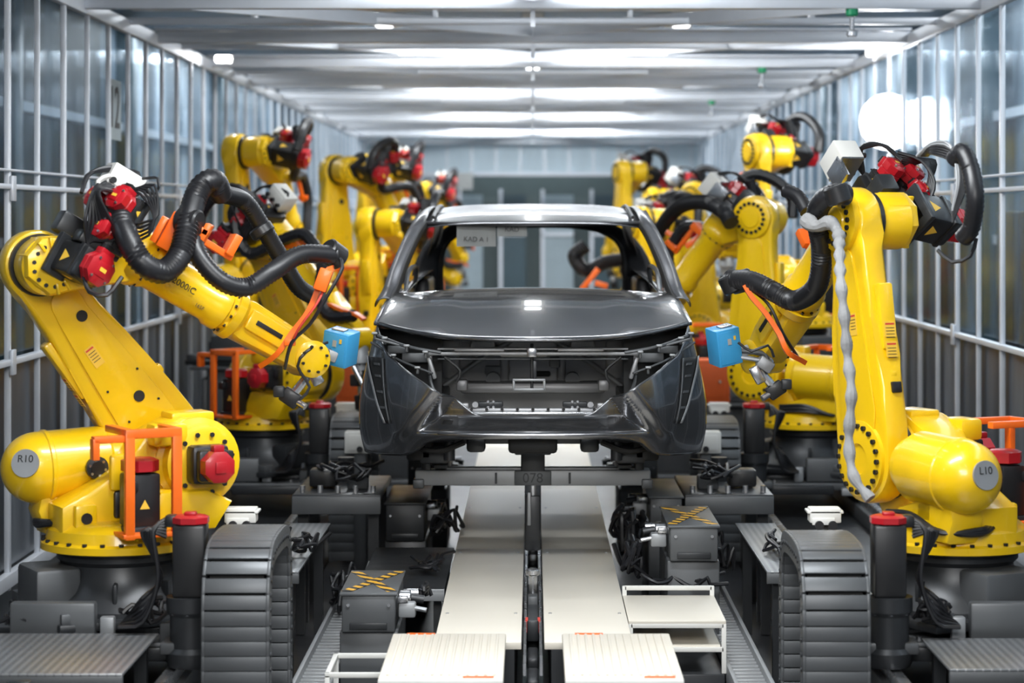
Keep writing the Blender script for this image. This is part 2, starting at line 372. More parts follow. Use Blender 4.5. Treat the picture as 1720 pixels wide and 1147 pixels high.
    b.box((1.0,-.087,.235),(.22,.03,.10),'yellow',.012); b.box((1.0,-.104,.235),(.14,.006,.022),'ink',.002); b.box((1.0,.087,.235),(.22,.03,.10),'yellow',.012)
    b.box((1.0,.104,.235),(.14,.006,.022),'ink',.002)
    b.lathe((1.26,-.105,.225),(0,1,0),[(0,.05),(.01,.07),(.02,.085),(.19,.085),(.20,.07),(.21,.05)],'yellow',28)
    b.bolts((1.26,-.101,.225),(0,-1,0),.06,8,.007,.012,'black')
    PM['forearm']=b.mesh('forearm')
    b=MB(); b.lathe((1.28,0,.225),(.75,0,-.66),[(0,.06),(.08,.065),(.10,.075),(.14,.075),(.15,.055),(.19,.055)],'lgrey',24)
    b.cyl((1.42,0,.10),(1.55,0,-.02),.03,'steel'); b.box((1.46,0,.05),(.08,.14,.07),'dark',.01,Ry(.8)); b.box((1.57,0,-.05),(.10,.09,.06),'black',.01,Ry(.7))
    b.cyl((1.40,-.07,.12),(1.58,-.07,.08),.018,'steel',seg=12); b.box((1.60,-.05,.07),(.05,.08,.05),'grey',.008)
    b.bolts((1.39,0,.13),(.75,0,-.66),.055,8,.007,.01,'black')
    PM['tool']=b.mesh('wrist_tool')
    b=MB(); b.sweep([(-.05,-.2,.36),(.1,-.25,.18),(.28,-.2,.12),(.38,-.14,.32),(.48,-.1,.48),(.6,-.1,.50),(.75,-.1,.46),(.9,-.12,.30),(1.05,-.12,.26),(1.2,-.1,.40)],.045,'rubber',8,True,.02)
    PM['hose']=b.mesh('dress_hose')
    b=MB(); b.box((.42,-.05,.37),(.05,.12,.12),'orange',.006); b.box((.55,-.08,.43),(.28,.03,.03),'orange',.004); b.box((.66,-.08,.48),(.04,.08,.10),'orange',.006)
    PM['clamp']=b.mesh('hose_clamp')
    b=MB(); b.sweep([(.98,-.1,.30),(1.1,-.11,.36),(1.2,-.11,.42),(1.28,-.1,.44)],.02,'orange',4,flat=(.022,.01),up=(0,1,0))
    PM['clamp2']=b.mesh('hose_clamp')
build_parts()
def robot(x,y,z,yaw,tilt,phi,label,group,far=False,custom=False,plate=None,platedir=(-1,0,0),pack=0,small=False):
    M=T(x,y,z)@Rz(rad(yaw)); R=empty('welding_robot',M,label,'robot',group)
    lpart('robot_base',PM['base'],R,label='dark grey cast pedestal')
    tu=lpart('turret',PM['turret'],R)
    lpart('balancer',PM['balancer'],tu); lpart('motor',PM['m2'],tu,label='black motor with red cap'); lpart('motor',PM['m1'],tu,label='black motor with red cap')
    lpart('guard_frame',PM['guard'],tu,label='orange steel guard frame')
    A=T(.312,0,.67)@Ry(rad(tilt)); ar=lpart('lower_arm',PM['arm'],R,A)
    if not far:
        for s in PM['st']: lpart('warning_label',s,ar)
    J3=A@V((0,0,1.075)); E=T(J3)@Ry(rad(phi)); el=lpart('elbow_housing',PM['elbow'],R,E); S=T(0,pack,0)
    lpart('motor',PM['m3s' if small else 'm3'],el,S,label='black motor with red cap')
    for k in('m4','m5','m6'): lpart('motor',PM[k],el,S,label='black motor with red cap')
    lpart('motor_mount',PM['cover'],el,S,label='black motor mount with cables')
    lpart('junction_box',PM['jbox'],el,label='white junction box')
    fo=lpart('forearm',PM['forearm'],R,E)
    if not custom:
        lpart('wrist_tool',PM['tool'],fo,label='grey steel wrist tool')
        lpart('dress_hose',PM['hose'],fo,label='black corrugated hose'); lpart('dress_hose',PM['loop'],el,label='black corrugated hose loop')
        lpart('hose_clamp',PM['clamp2'],fo,label='orange hose bracket')
    lpart('hose_clamp',PM['clamp'],fo,label='orange hose bracket')
    if plate:
        n=V(platedir).normalized(); c=V((BX-.30,BY,.645))
        b=MB(); b.lathe((0,0,0),(0,0,1),[(0,.062),(.010,.062)],'lgrey',28)
        up=V((0,0,1)); yv=(up-n*up.dot(n)).normalized(); xv=yv.cross(n)
        Mp=Matrix(((xv.x,yv.x,n.x,0),(xv.y,yv.y,n.y,0),(xv.z,yv.z,n.z,0),(0,0,0,1))); Mp=T(c+n*.150)@Mp
        lpart('number_plate',b.mesh('number_plate'),tu,Mp,'round grey identification plate')
        text('plate_lettering',plate,.045,'ink',Mp@T(0,.018,.0105),tu)
    return R,tu,el,fo
GR='yellow robots along the line'
yl='yellow industrial robot with red-capped motors'
R10=robot(-1.82,10.5,.55,28,-36,30,yl+', arm leaning back','front robots',custom=True,plate='R10',platedir=(-.55,-.80,.22),small=True)
L10=robot(1.86,10.5,.55,117,9,42,yl+', arm upright','front robots',custom=True,plate='L10',platedir=(-1,.05,.15),pack=-.09)
robot(-1.86,16.5,.55,-38,-30,42,yl+', reaching toward the car',GR)
L2=robot(1.92,16.5,.55,150,0,50,yl+', forearm bent down',GR)
FAR=[(-2.34,19.6,1.1,72,-4,62),(2.15,19.6,1.1,112,-4,50),(-1.98,22.4,1.0,42,0,58),(1.95,22.8,.55,165,5,66),(-1.75,26,1.1,68,0,60),(1.40,28.6,1.1,112,0,60),(-1.62,32,.9,60,0,55),(1.98,25.8,.8,140,-10,50),(-1.9,29,.5,30,-20,40),(1.95,32,.8,120,0,50),(1.28,21.3,.50,110,0,62),(-1.30,20.9,.50,75,-5,62)]
for x,y,z,a,c,d in FAR:
    R=robot(x,y,z,a,c,d,yl+' on a raised pedestal',GR,far=True)
    if y==22.8: L3=R
    b=MB(); b.box((x,y,.02),(.95,.95,.04),'grey',.01); b.box((x,y,z/2+.01),(.6,.6,z-.04),'grey',.02); b.box((x,y,z-.015),(.85,.85,.03),'grey',.008)
    for k in(-1,1): b.box((x+k*.33,y,z/2),(.05,.5,z*.8),'grey',.01)
    thing('robot_pedestal',b,'grey welded steel riser carrying a yellow robot','pedestal','robot risers')
fo=R10[3]
text('model_lettering','R-2000iC',.042,'ink',T(.53,-.100,.21)@Rx(pi/2),fo)
text('model_lettering','165F',.024,'ink',T(.66,-.096,.165)@Rx(pi/2),fo)
text('maker_lettering','FANUC',.042,'redink',T(.24,-.083,.20)@Rx(pi/2),R10[2])
def hose(parent,pts,r=.046,name='dress_hose'):
    b=MB(); b.sweep([at(*p) for p in pts],r,'rubber',14,True,.009); wpart(name,b,parent,'black corrugated hose',ang=60)
def collar(parent,p,q,r=.058):
    b=MB(); b.cyl(at(*p),at(*q),r,'black',seg=20,b=.008); wpart('hose_collar',b,parent,'black hose collar')
RR=R10[0]; LR=L10[0]
hose(RR,[(195,335,10.35),(208,385,10.2),(236,438,10.15),(272,456,10.2),(302,428,10.3),(318,365,10.4),(335,318,10.5),(358,303,10.55),(372,328,10.65)],.054)
hose(RR,[(322,385,10.45),(334,430,10.4),(372,472,10.4),(415,482,10.45),(460,455,10.5),(505,428,10.6),(560,428,10.7)],.044)
hose(RR,[(372,325,10.7),(410,338,10.9),(440,380,11),(470,430,11.1),(500,480,11.2),(530,500,11.3)],.042)
for p,q in(((335,375,10.38),(300,370,10.42)),((435,380,11),(445,395,11.0)),((548,418,10.7),(572,436,10.75))): collar(RR,p,q)
b=MB(); b.box(at(290,388,10.45),(.06,.10,.17),'orange',.006,Ry(.5)); b.box(at(268,385,10.4),(.03,.05,.12),'orange',.004,Ry(.5)); b.box(at(325,378,10.45),(.16,.09,.03),'orange',.004,Ry(.5)); b.box(at(345,392,10.45),(.03,.09,.09),'orange',.004,Ry(.5))
wpart('hose_bracket',b,RR,'orange hose bracket')
b=MB()
b.sweep([at(442,612,10.72),at(468,592,10.65),at(490,560,10.65),(at(520,520,10.65)),at(545,460,10.65),at(560,450,10.65)],.02,'orange',4,flat=(.03,.012),up=(0,1,0))
b.box(at(543,470,10.6),(.06,.05,.10),'orange',.006,Ry(.35)); b.box(at(487,575,10.62),(.05,.03,.03),'orange',.004)
wpart('tool_bracket',b,RR,'bright orange bent bracket')
def cab(parent,pts,r=.008,m='rubber',lab='black signal cable'):
    b=MB(); b.sweep([at(*p) for p in pts],r,m,6); wpart('cable',b,parent,lab)
b=MB()
for k in range(5):
    o=k*6; b.sweep([at(215+o*.5,318,10.3),at(235+o,325-o*.6,10.28),at(258+o*.3,360,10.25),at(250,395-o,10.25),at(222,400-o,10.27),at(212+o*.4,350,10.3)],.006,'rubber',6)
wpart('cable',b,RR,'coiled black signal cables')
cab(RR,[(185,295,10.3),(165,305,10.28),(170,345,10.25),(195,372,10.25)],.012,'white','white cable loop')
cab(RR,[(240,300,10.4),(265,300,10.3),(262,325,10.3),(235,318,10.35)],.007)
cab(RR,[(568,430,10.7),(575,450,10.65),(548,500,10.6),(520,545,10.6),(490,575,10.6),(478,620,10.65)],.009)
cab(RR,[(560,445,10.7),(535,505,10.58),(500,555,10.58),(482,600,10.65)],.006,'redink','red signal cable')
cab(RR,[(550,575,10.9),(515,590,10.8),(500,615,10.8),(520,650,10.8),(505,670,10.8)],.007)
cab(RR,[(205,465,10.15),(180,495,10.1),(150,490,10.1),(140,460,10.15)],.010)
def tool(parent,J5,boxc,w,h,sgn,knuckle,tip):
    b=MB()
    b.cyl(J5,J5+(knuckle-J5)*.5,.065,'lgrey',b=.01); b.cyl(J5+(knuckle-J5)*.4,knuckle,.045,'steel',b=.006)
    b.bolts(J5+(knuckle-J5)*.5,(knuckle-J5),.05,8,.007,.012,'black')
    b.sweep([knuckle,knuckle.lerp(tip,.4)+V((sgn*.04,0,.02)),tip],.02,'steel',10)
    b.box(knuckle,(.08,.09,.06),'lgrey',.01,Ry(.6)); b.box(knuckle+V((sgn*.04,-.02,-.05)),(.05,.06,.09),'steel',.008,Ry(-.5))
    b.box(tip,(.09,.06,.07),'black',.01,Ry(.6*sgn)); b.box(tip+V((-sgn*.05,-.02,.03)),(.05,.05,.05),'dark',.008); b.cyl(tip,tip+V((sgn*.07,-.03,-.04)),.016,'steel',seg=12)
    br=knuckle.lerp(boxc,.75); b.sweep([knuckle,knuckle+V((0,0,.05)),br],.014,'grey',8); b.cyl(knuckle+V((0,-.03,.02)),boxc-V((sgn*.03,0,.05)),.012,'steel',seg=8)
    b.box(knuckle.lerp(boxc,.6)+V((0,.01,0)),(.10,.03,.05),'lgrey',.006,Ry(sgn*.4))
    wpart('wrist_tool',b,parent,'grey steel tool head with clamps')
    b=MB(); q=Rz(-sgn*.40)@Ry(sgn*.20)@Rx(.14)
    b.box(boxc,(w,.12,h),'blue',.006,q); b.box(boxc+(q@V((0,-.061,0))),(w*.85,.004,h*.88),'blue',.002,q)
    b.box(boxc+(q@V((-sgn*w*.1,0,h*.51))),(w*.5,.05,.012),'steel',.003,q); b.box(boxc+(q@V((0,-.065,.03))),(.02,.002,.03),'paper',0,q); b.box(boxc+(q@V((.03,-.065,.045))),(.012,.002,.02),'label',0,q)
    wpart('sensor_box',b,parent,'bright blue sensor box')
J5R=WM[R10[2]]@V((1.28,0,.225)); J5L=WM[L10[2]]@V((1.28,0,.225))
tool(RR,J5R,at(572,583,11.05),.13,.16,1,at(515,612,10.9),at(488,668,10.85))
tool(LR,J5L,at(1216,580,11.75),.13,.185,-1,at(1285,612,11.75),at(1303,655,11.75))
hose(LR,[(1225,470,11.5),(1262,472,11.4),(1300,490,11.3),(1335,505,11.2),(1372,480,11.0),(1380,420,10.9),(1372,365,10.8),(1382,338,10.7),(1402,326,10.65),(1424,328,10.6)],.050)
hose(LR,[(1602,268,10.0),(1616,256,9.95),(1630,282,9.9),(1638,330,9.85),(1632,380,9.9),(1618,400,9.95)],.040)
hose(LR,[(1355,355,11.2),(1340,330,11.25),(1320,320,11.3)],.035)
for p,q in(((1222,462,11.5),(1235,490,11.5)),((1363,372,10.8),(1385,372,10.8)),((1402,312,10.6),(1412,342,10.6)),((1240,455,11.5),(1250,490,11.5))): collar(LR,p,q,.055)
b=MB(); b.sweep([at(1347,606,11.5),at(1322,590,11.4),at(1308,560,11.4),at(1285,525,11.4),at(1262,498,11.4),at(1250,478,11.4)],.02,'orange',4,flat=(.03,.012),up=(0,1,0))
wpart('tool_bracket',b,LR,'bright orange bent bracket')
b=MB()
b.sweep([at(1352,368,10.75),at(1372,380,10.7),at(1394,374,10.65),at(1408,392,10.6),at(1410,420,10.4),at(1412,470,10.2),at(1418,530,10.15),at(1424,600,10.15),at(1430,660,10.1),at(1426,740,10.1),at(1434,800,10.05),at(1462,838,10.0)],lambda t:lerp(.034,.022,min(1,t*4))+.005*math.sin(t*90),'cloth',10,step=.015)
wpart('cable_sleeve',b,LR,'crumpled grey protective sleeve')
b=MB()
for k in range(7):
    b.sweep([at(1540+k*3,262,10.2),at(1566,240+k*3,10.1),at(1596+k*2,244+k*5,10.0),at(1608+k*3,300,9.95),at(1600,350+k*4,9.95)],.006,'lgrey' if k<2 else 'rubber',6)
wpart('cable',b,LR,'looped black and grey signal cables')
cab(LR,[(1240,575,11.6),(1262,590,11.6),(1290,580,11.6),(1300,600,11.6)],.007)
cab(LR,[(1250,478,11.45),(1290,510,11.38),(1315,560,11.38),(1340,600,11.45)],.008)
cab(LR,[(1640,400,9.95),(1630,430,9.95),(1600,440,10.0),(1575,420,10.05)],.009)
hose(L2[0],[(1105,392,17.6),(1125,362,17.3),(1150,343,17),(1185,340,16.7),(1215,355,16.4),(1228,375,16.3)],.055)
b=MB(); b.box(at(1135,398,17.2),(.16,.06,.04),'orange',.005,Ry(.5)); b.box(at(1165,405,17.1),(.14,.06,.04),'orange',.005,Ry(-.6)); b.box(at(1190,395,17),(.12,.06,.04),'orange',.005,Ry(.2)); wpart('hose_bracket',b,L2[0],'orange zigzag hose bracket')
hose(L3[0],[(1100,470,22),(1060,440,22),(1020,440,22),(985,455,22),(965,430,22),(985,412,22)],.07)
b=MB(); b.box(at(990,470,21.9),(.26,.06,.05),'orange',.005,Ry(-.9)); b.box(at(1010,478,21.9),(.12,.06,.05),'orange',.005,Ry(.3)); wpart('hose_bracket',b,L3[0],'orange hose bracket')
# ------------------------------------------------------------ CAR
CY=12.2
CAR=empty('car',T(0,CY,1.05),'dark grey metallic unfinished car body without doors or lamps','car')
def cpart(name,mb,label=None,ang=35,sol=0):
    for v in mb.v: v.y+=CY
    o=wpart(name,mb,CAR,label,ang)
    if sol:
        md=o.modifiers.new('s','SOLIDIFY'); md.thickness=sol; md.offset=0
    return o
ZT=[(0,1.270),(.29,1.270),(.34,1.288),(.42,1.345),(.49,1.40),(.56,1.445),(.68,1.515),(.80,1.58),(.87,1.645),(.91,1.71),(.93,1.735)]
ZTS=[(.60,1.735),(1.3,1.86),(2.5,1.90),(4.4,1.93)]
ZB=[(0,1.165),(.35,1.162),(.50,1.152),(.57,1.13),(.64,1.075),(.70,1.06),(.93,1.05)]
def plan(a):
    if a<=1:
        th=a*pi/2; return .93*max(math.sin(th),0)**.8, .60*(1-math.cos(th))
    return .93+.012*math.sin(pi*(a-1)), .60+(a-1)*3.8
def a_of_x(x): return math.asin(min(1,(abs(x)/.93))**1.25)/(pi/2)
def nrm(a):
    x0,y0=plan(max(0,a-.01));x1,y1=plan(a+.01); t=V((x1-x0,y1-y0)).normalized(); return V((-t.y,t.x))
def skin(a,z,off=0):
    sg=-1 if a<0 else 1; a=abs(a); x,y=plan(a); n=nrm(a) if a>.012 else V((0,1))
    tuck=lerp(.10,.03,sst(.45,.75,x))
    inn=.10*max(0,(z-1.30)/.44)**1.3+tuck*max(0,(1.20-z)/.155)**1.4
    e=x-(1.40-z)*.75
    w=1-sst(.42,.46,e); inn+=w*.13*sst(1.175,1.275,z)
    front=1 if a<=1 else max(0,1-(a-1)*10)
    inn+=-.028*sst(.46,.54,e)*(1-sst(.62,.78,x))*sst(1.10,1.20,z)*front
    inn+=.012*sst(.70,.76,x-(z-1.22)*.30)*(1-sst(.84,.92,x))*front
    inn-=off
    return V((sg*(x+n.x*inn), y+n.y*inn, z))
def ztop(a):
    x,y=plan(abs(a)); return tab(ZT,x) if abs(a)<=1 else tab(ZTS,y)
def zbot(a):
    x,y=plan(abs(a))
    if abs(a)<=1: z=tab(ZB,x)
    else: z=1.045
    for c in(.98,3.72):
        if abs(a)>1 and abs(y-c)<.37: z=max(z,1.05+math.sqrt(.37**2-(y-c)**2))
    return z
b=MB()
def f(u,v):
    a=-1+2*u; return skin(a,lerp(zbot(a),ztop(a),v))
b.grid(f,240,36,'paint')
def f2(u,v):
    a=a_of_x(.9)*(-1+2*u); p=skin(a,ztop(a)); return p+V((0,.04*v,-.010*v))
b.grid(f2,80,2,'paint')
def f3(u,v):
    a=-1+2*u; p=skin(a,zbot(a)); return V((p.x*(1-.05*v),p.y+.10*v,p.z+.015*v))
b.grid(f3,80,2,'paintdark')
cpart('front_fascia',b,'glossy dark grey front panel with open grille',ang=40,sol=.006)
for sg in(-1,1):
    b=MB()
    def f(u,v):
        a=sg*(1+u); return skin(a,lerp(zbot(a),ztop(a),v))
    b.grid(f,170,10,'paint')
    def f(u,v):
        y=lerp(.50,1.34,u); a=1+(y-.6)/3.8 if y>.6 else a_of_x(.93)*.97
        p=skin(a,ztop(a)); h=V((lerp(.835,.79,u),y,lerp(1.735,1.862,u)))
        q=p.lerp(h,v); q.x*=sg; q.z+=.012*math.sin(pi*v); return V((q.x,q.y,q.z))
    b.grid(f,20,5,'paint')
    def f(u,v):
        y=lerp(1.3,4.35,u); a=1+(y-.6)/3.8; p=skin(a,ztop(a)); return V((sg*lerp(p.x,p.x-.09,v),y,p.z+.015*v))
    b.grid(f,30,2,'paint')
    cpart('side_panel',b,ang=30,sol=.006)
    O=spline([(.87,1.02,1.835),(.843,1.25,1.90),(.808,1.48,2.03),(.755,1.76,2.18),(.71,1.98,2.272),(.688,2.3,2.322),(.675,2.8,2.350),(.67,3.4,2.338),(.66,4.0,2.272),(.71,4.28,2.1),(.82,4.36,1.93)])
    nO=len(O)-1
    def f(u,v):
        i=u*nO; k=min(int(i),nO-1); p=O[k].lerp(O[k+1],i-k)
        fr=1-sst(1.9,2.4,p.y)
        wi=lerp(.06,.072,fr)
        if v<.5:
            t=v/.5; q=V((p.x-wi*(1-t), p.y+lerp(0,.015,fr)*(1-t), p.z+lerp(.016,.012,fr)*(1-t)+.008*math.sin(pi*t)))
        else:
            t=(v-.5)/.5; q=V((p.x+.010*math.sin(pi*t*.6), p.y+.07*t*fr, p.z-.055*t*(1-.35*fr)))
        return V((sg*q.x,q.y,q.z))
    b=MB(); b.grid(f,110,8,'paintdimmed')
    def f(u,v):
        i=u*nO*.40; k=min(int(i),nO-1); p=O[k].lerp(O[k+1],i-k); return V((sg*(p.x-.072-.014*v),p.y+.015+.06*v,p.z+.012-.03*v))
    b.grid(f,40,3,'ink')
    for y0,y1,w in((2.45,2.5,.07),(3.35,3.25,.08)):
        b.sweep([(sg*.86,y0,1.88),(sg*.79,lerp(y0,y1,.5),2.12),(sg*.675,y1,2.33)],.04,'paintdark',4,flat=(.022,w*.7),up=(1,0,0))
    b.box((sg*.80,2.9,1.5),(.05,2.6,.75),'paintdark',.01); b.box((sg*.74,3.9,1.75),(.12,.8,.3),'paintdark',.03)
    b.sweep([(sg*.74,1.62,1.86),(sg*.73,1.8,1.98),(sg*.70,2.1,2.0),(sg*.72,2.3,1.88)],.012,'grey',6)
    cpart('roof_pillar',b,ang=40,sol=.005)
    b=MB()
    def strip(x0,x1,w0,w1,z0,z1,off,m):
        def f(u,v):
            z=lerp(z0,z1,v); xc=lerp(x0,x1,v); w=lerp(w0,w1,v); x=xc+(u-.5)*w; return skin(sg*a_of_x(min(x,.929)),z,off)
        b.grid(f,6,14,m)
    strip(.760,.875,.026,.095,1.225,1.56,.005,'ink'); strip(.775,.922,.010,.008,1.225,1.56,.012,'lgrey'); strip(.744,.825,.008,.010,1.225,1.56,.012,'grey')
    for zz in(1.30,1.38,1.46,1.52): 
        strip(.760+(zz-1.225)*.34,.765+(zz-1.225)*.34,.035,.035,zz,zz+.012,.009,'grey')
    cpart('fog_lamp_recess',b,'narrow black slanted slit',sol=.004)
    b=MB()
    def f(u,v):
        x=lerp(.50,.86,u); a=a_of_x(x); zt=tab(ZT,x); return V((sg*(x-.02),plan(a)[1]+.28+.05*v,lerp(zt-.06,1.70,v)))
    b.grid(f,12,4,'ink')
    b.sweep([(sg*.48,.22,1.595),(sg*.66,.26,1.625),(sg*.82,.42,1.672)],.009,'grey',6); b.sweep([(sg*.52,.16,1.49),(sg*.70,.25,1.555),(sg*.86,.46,1.635)],.006,'grey',6)
    for x,y,z in((.56,.20,1.60),(.66,.24,1.63),(.78,.34,1.665),(.60,.18,1.52),(.73,.26,1.58),(.84,.44,1.685)): b.box((sg*x,y,z),(.030,.03,.012),'lgrey',.004); b.box((sg*x,y+.03,z-.02),(.015,.05,.03),'grey',.004)
    b.box((sg*.74,.30,1.64),(.18,.04,.010),'grey',.003,Ry(-sg*.25)); b.box((sg*.53,.30,1.51),(.022,.05,.12),'primer',.008,Ry(sg*.3)); b.box((sg*.62,.36,1.56),(.14,.02,.05),'grey',.005); b.box((sg*.72,.42,1.60),(.10,.02,.04),'grey',.005)
    cpart('head_lamp_bracket',b,'black lamp pocket with grey brackets')
def hood(u,v,dz=0):
    uu=-1+2*u; k=abs(uu); X=uu*lerp(.85,.80,v)
    Yf=.10+.44*k**2.6; Yr=1.33-.10*k**3; Y=lerp(Yf,Yr,v)
    zf=1.668+.074*k**3; zr=1.90-.035*k**2
    z=lerp(zf,zr,1-(1-v)**1.45)
    z+=.012*math.sin(pi*v)*sst(.45,.62,k)*(1-sst(.70,1,k))
    z-=.006*sst(.95,1,k)
    return V((X,Y,z+dz))
b=MB(); b.grid(hood,64,26,'paint')
def lip(u,v):
    p=hood(u,0); return p+V((0,.012*v+.0,-.012*v))
b.grid(lip,64,1,'paint'); cpart('hood',b,'smooth dark grey metallic hood with shoulder creases',ang=50,sol=.006)
RZ=[(1.88,2.262),(2.0,2.292),(2.2,2.33),(2.5,2.362),(2.9,2.384),(3.2,2.384),(3.7,2.35),(4.3,2.27)]
def rz(y):
    return (tab(RZ,y-.12)+tab(RZ,y)+tab(RZ,y+.12))/3 if y>1.95 else tab(RZ,y)
def roof(u,v):
    uu=-1+2*u;k=abs(uu); Y=lerp(1.88+.13*k*k,4.3,v); return V((uu*lerp(.675,.635,min(1,v*1.2)),Y,rz(Y-.1*k*k*(1-v))-.030*k**5-.012*k*k))
b=MB(); b.grid(roof,40,40,'paintdimmed')
for sg in(-1,1): b.sweep([(sg*.60,2.1,2.30),(sg*.585,2.9,2.372),(sg*.575,4.1,2.30)],.01,'black',6)
b.sweep([(-.66,2.02,2.266),(0,1.91,2.254),(.66,2.02,2.266)],.02,'paintdark',8,flat=(.02,.010),up=(0,1,0))
b.box((0,3.0,2.335),(1.16,.08,.02),'paintdark',.005); b.box((0,2.4,2.315),(1.16,.08,.02),'paintdark',.005)
cpart('roof',b,ang=50,sol=.004)
b=MB()
def rf(u,v):
    a=2*pi*u; c=math.cos(a);s=math.sin(a)
    def se(hw,hh,n): 
        r=(abs(c/hw)**n+abs(s/hh)**n)**(-1/n); return r*c,r*s
    x0,z0=se(.64,.36,3.6); x1,z1=se(.84,.42,4.5)
    if z1>0: x1*=1-.26*(z1/.42)**1.5
    return V((lerp(x0,x1,v),4.34-.06*v,1.885+lerp(z0,z1,v)))
b.grid(rf,80,4,'paintdark')
b.sweep([rf(k/60,0) for k in range(61)],.015,'ink',6,sm=False)
b.box((0,4.4,1.35),(1.7,.06,.5),'paintdark',.02)
cpart('tailgate_frame',b,'dark rounded tailgate opening',sol=.01)
b=MB()
b.grid(lambda u,v:V(((-1+2*u)*.80,1.36+.20*v-.08*(2*u-1)**2,1.875-.05*v)),20,3,'ink')
b.box((0,1.25,1.46),(1.45,.04,.72),'primer',.01); b.box((0,2.8,1.10),(1.6,3.1,.06),'ink',.01); b.box((0,1.75,1.74),(1.5,.1,.08),'ink',.02)
for sg in(-1,1):
    b.cyl((sg*.28,1.18,1.57),(sg*.28,1.23,1.57),.075,'primer',b=.008); b.cyl((sg*.28,1.16,1.57),(sg*.28,1.2,1.57),.045,'lgrey')
    b.box((sg*.50,.75,1.31),(.07,.9,.10),'grey',.02); b.box((sg*.68,.85,1.52),(.16,.5,.36),'dark',.04); b.cyl((sg*.62,.8,1.66),(sg*.62,.8,1.72),.10,'primer',b=.01)
    b.box((sg*.16,1.2,1.48),(.05,.05,.2),'primer',.01); b.cyl((sg*.22,1.0,1.40),(sg*.22,1.1,1.40),.04,'grey')
    b.box((sg*.38,.6,1.40),(.06,.10,.06),'primer',.012); b.box((sg*.46,1.22,1.5),(.10,.03,.22),'primer',.02)
    b.sweep([(sg*.1,1.2,1.62),(sg*.3,1.15,1.50),(sg*.5,1.1,1.36)],.015,'lgrey',8)
b.box((0,1.0,1.36),(.8,.2,.06),'primer',.02); b.box((-.05,.9,1.55),(.26,.05,.035),'white',.01); b.box((.12,.95,1.5),(.06,.04,.06),'grey',.01)
b.box((-.2,1.2,1.44),(.14,.04,.05),'lgrey',.01); b.box((.05,1.2,1.42),(.10,.04,.03),'ink',.01); b.box((0,1.215,1.54),(.7,.02,.02),'lgrey',.005)
for k in range(7): b.box((-.30+k*.1,1.215,1.66),(.02,.03,.12),'primer',.005)
cpart('firewall',b,'grey primed inner body structure')
b=MB()
b.box((0,.30,1.585),(1.10,.04,.018),'primer',.006); b.box((0,.30,1.557),(1.0,.03,.007),'grey',.003); b.box((-.28,.28,1.605),(.26,.03,.014),'primer',.004); b.box((.25,.28,1.605),(.24,.03,.014),'primer',.004)
b.box((0,.33,1.61),(1.0,.10,.008),'primer',.002)
for sg in(-1,1):
    b.box((sg*.54,.34,1.53),(.022,.05,.11),'primer',.006); b.sweep([(sg*.54,.32,1.47),(sg*.525,.31,1.40),(sg*.45,.29,1.32)],.010,'grey',6); b.box((sg*.36,.24,1.315),(.05,.05,.03),'primer',.006)
    b.box((sg*.22,.26,1.322),(.13,.04,.03),'dark',.008); b.bolts((sg*.22,.235,1.324),(0,-1,0),.02,4,.007,.012,'steel'); b.cyl((sg*.30,.2,1.324),(sg*.30,.24,1.324),.016,'steel',seg=12)
    b.sweep([(sg*.46,.24,1.57),(sg*.38,.23,1.50),(sg*.40,.23,1.44)],.008,'ink',6)
b.box((0,.24,1.293),(.78,.06,.024),'primer',.008); b.box((0,.20,1.280),(.7,.03,.012),'steel',.003)
for k in range(9): b.cyl((-.32+k*.08,.185,1.300),(-.32+k*.08,.21,1.300),.008,'ink',seg=10)
b.cyl((-.005,.27,1.64),(-.005,.27,1.40),.009,'ink',seg=8); b.box((-.005,.25,1.595),(.05,.04,.05),'steel',.006); b.box((.01,.26,1.50),(.02,.03,.10),'dark',.004)
for (x,z,w,h) in((-.02,1.45,.17,.012),(-.02,1.40,.17,.012),(-.10,1.425,.012,.06),(.06,1.425,.012,.06)): b.box((x,.25,z),(w,.015,h),'lgrey',.003)
cpart('radiator_support',b,'grey steel radiator support with latch')
def small2(name,x,z,w,h,m,lab,off=.004):  # dark patch laid on the skin for the shade inside a hole
    sgx=-1 if x<0 else 1; b=MB()
    b.grid(lambda u,v:skin(sgx*a_of_x(abs(x)+(u-.5)*w),z+(v-.5)*h,off),3,3,m); cpart(name,b,lab,sol=.002)
small2('tow_hole_patch',-.465,1.215,.055,.065,'ink','small black patch for a square hole')
for x in(-.10,-.05,.05,.115): small2('bolt_hole',x,1.215,.018,.016,'ink','small dark patch for a bolt hole')
b=MB()
for sg in(-1,1):
    b.box((sg*.52,1.9,1.04),(.16,3.0,.09),'dark',.02); b.box((sg*.60,.55,1.07),(.14,.30,.12),'ink',.02); b.cyl((sg*.44,.35,1.02),(sg*.44,.35,1.12),.03,'dark')
    b.box((sg*.30,.4,1.10),(.10,.1,.08),'dark',.02); b.box((sg*.8,1.6,1.06),(.08,.8,.1),'ink',.02); b.sweep([(sg*.36,.3,1.12),(sg*.5,.32,1.07),(sg*.66,.36,1.10)],.016,'ink',6)
b.box((0,.5,1.13),(1.1,.10,.07),'dark',.02); b.box((0,1.5,1.06),(1.1,.1,.09),'dark',.02); b.box((0,.42,1.10),(.26,.06,.10),'ink',.02)
cpart('underbody',b,'black underbody frame')
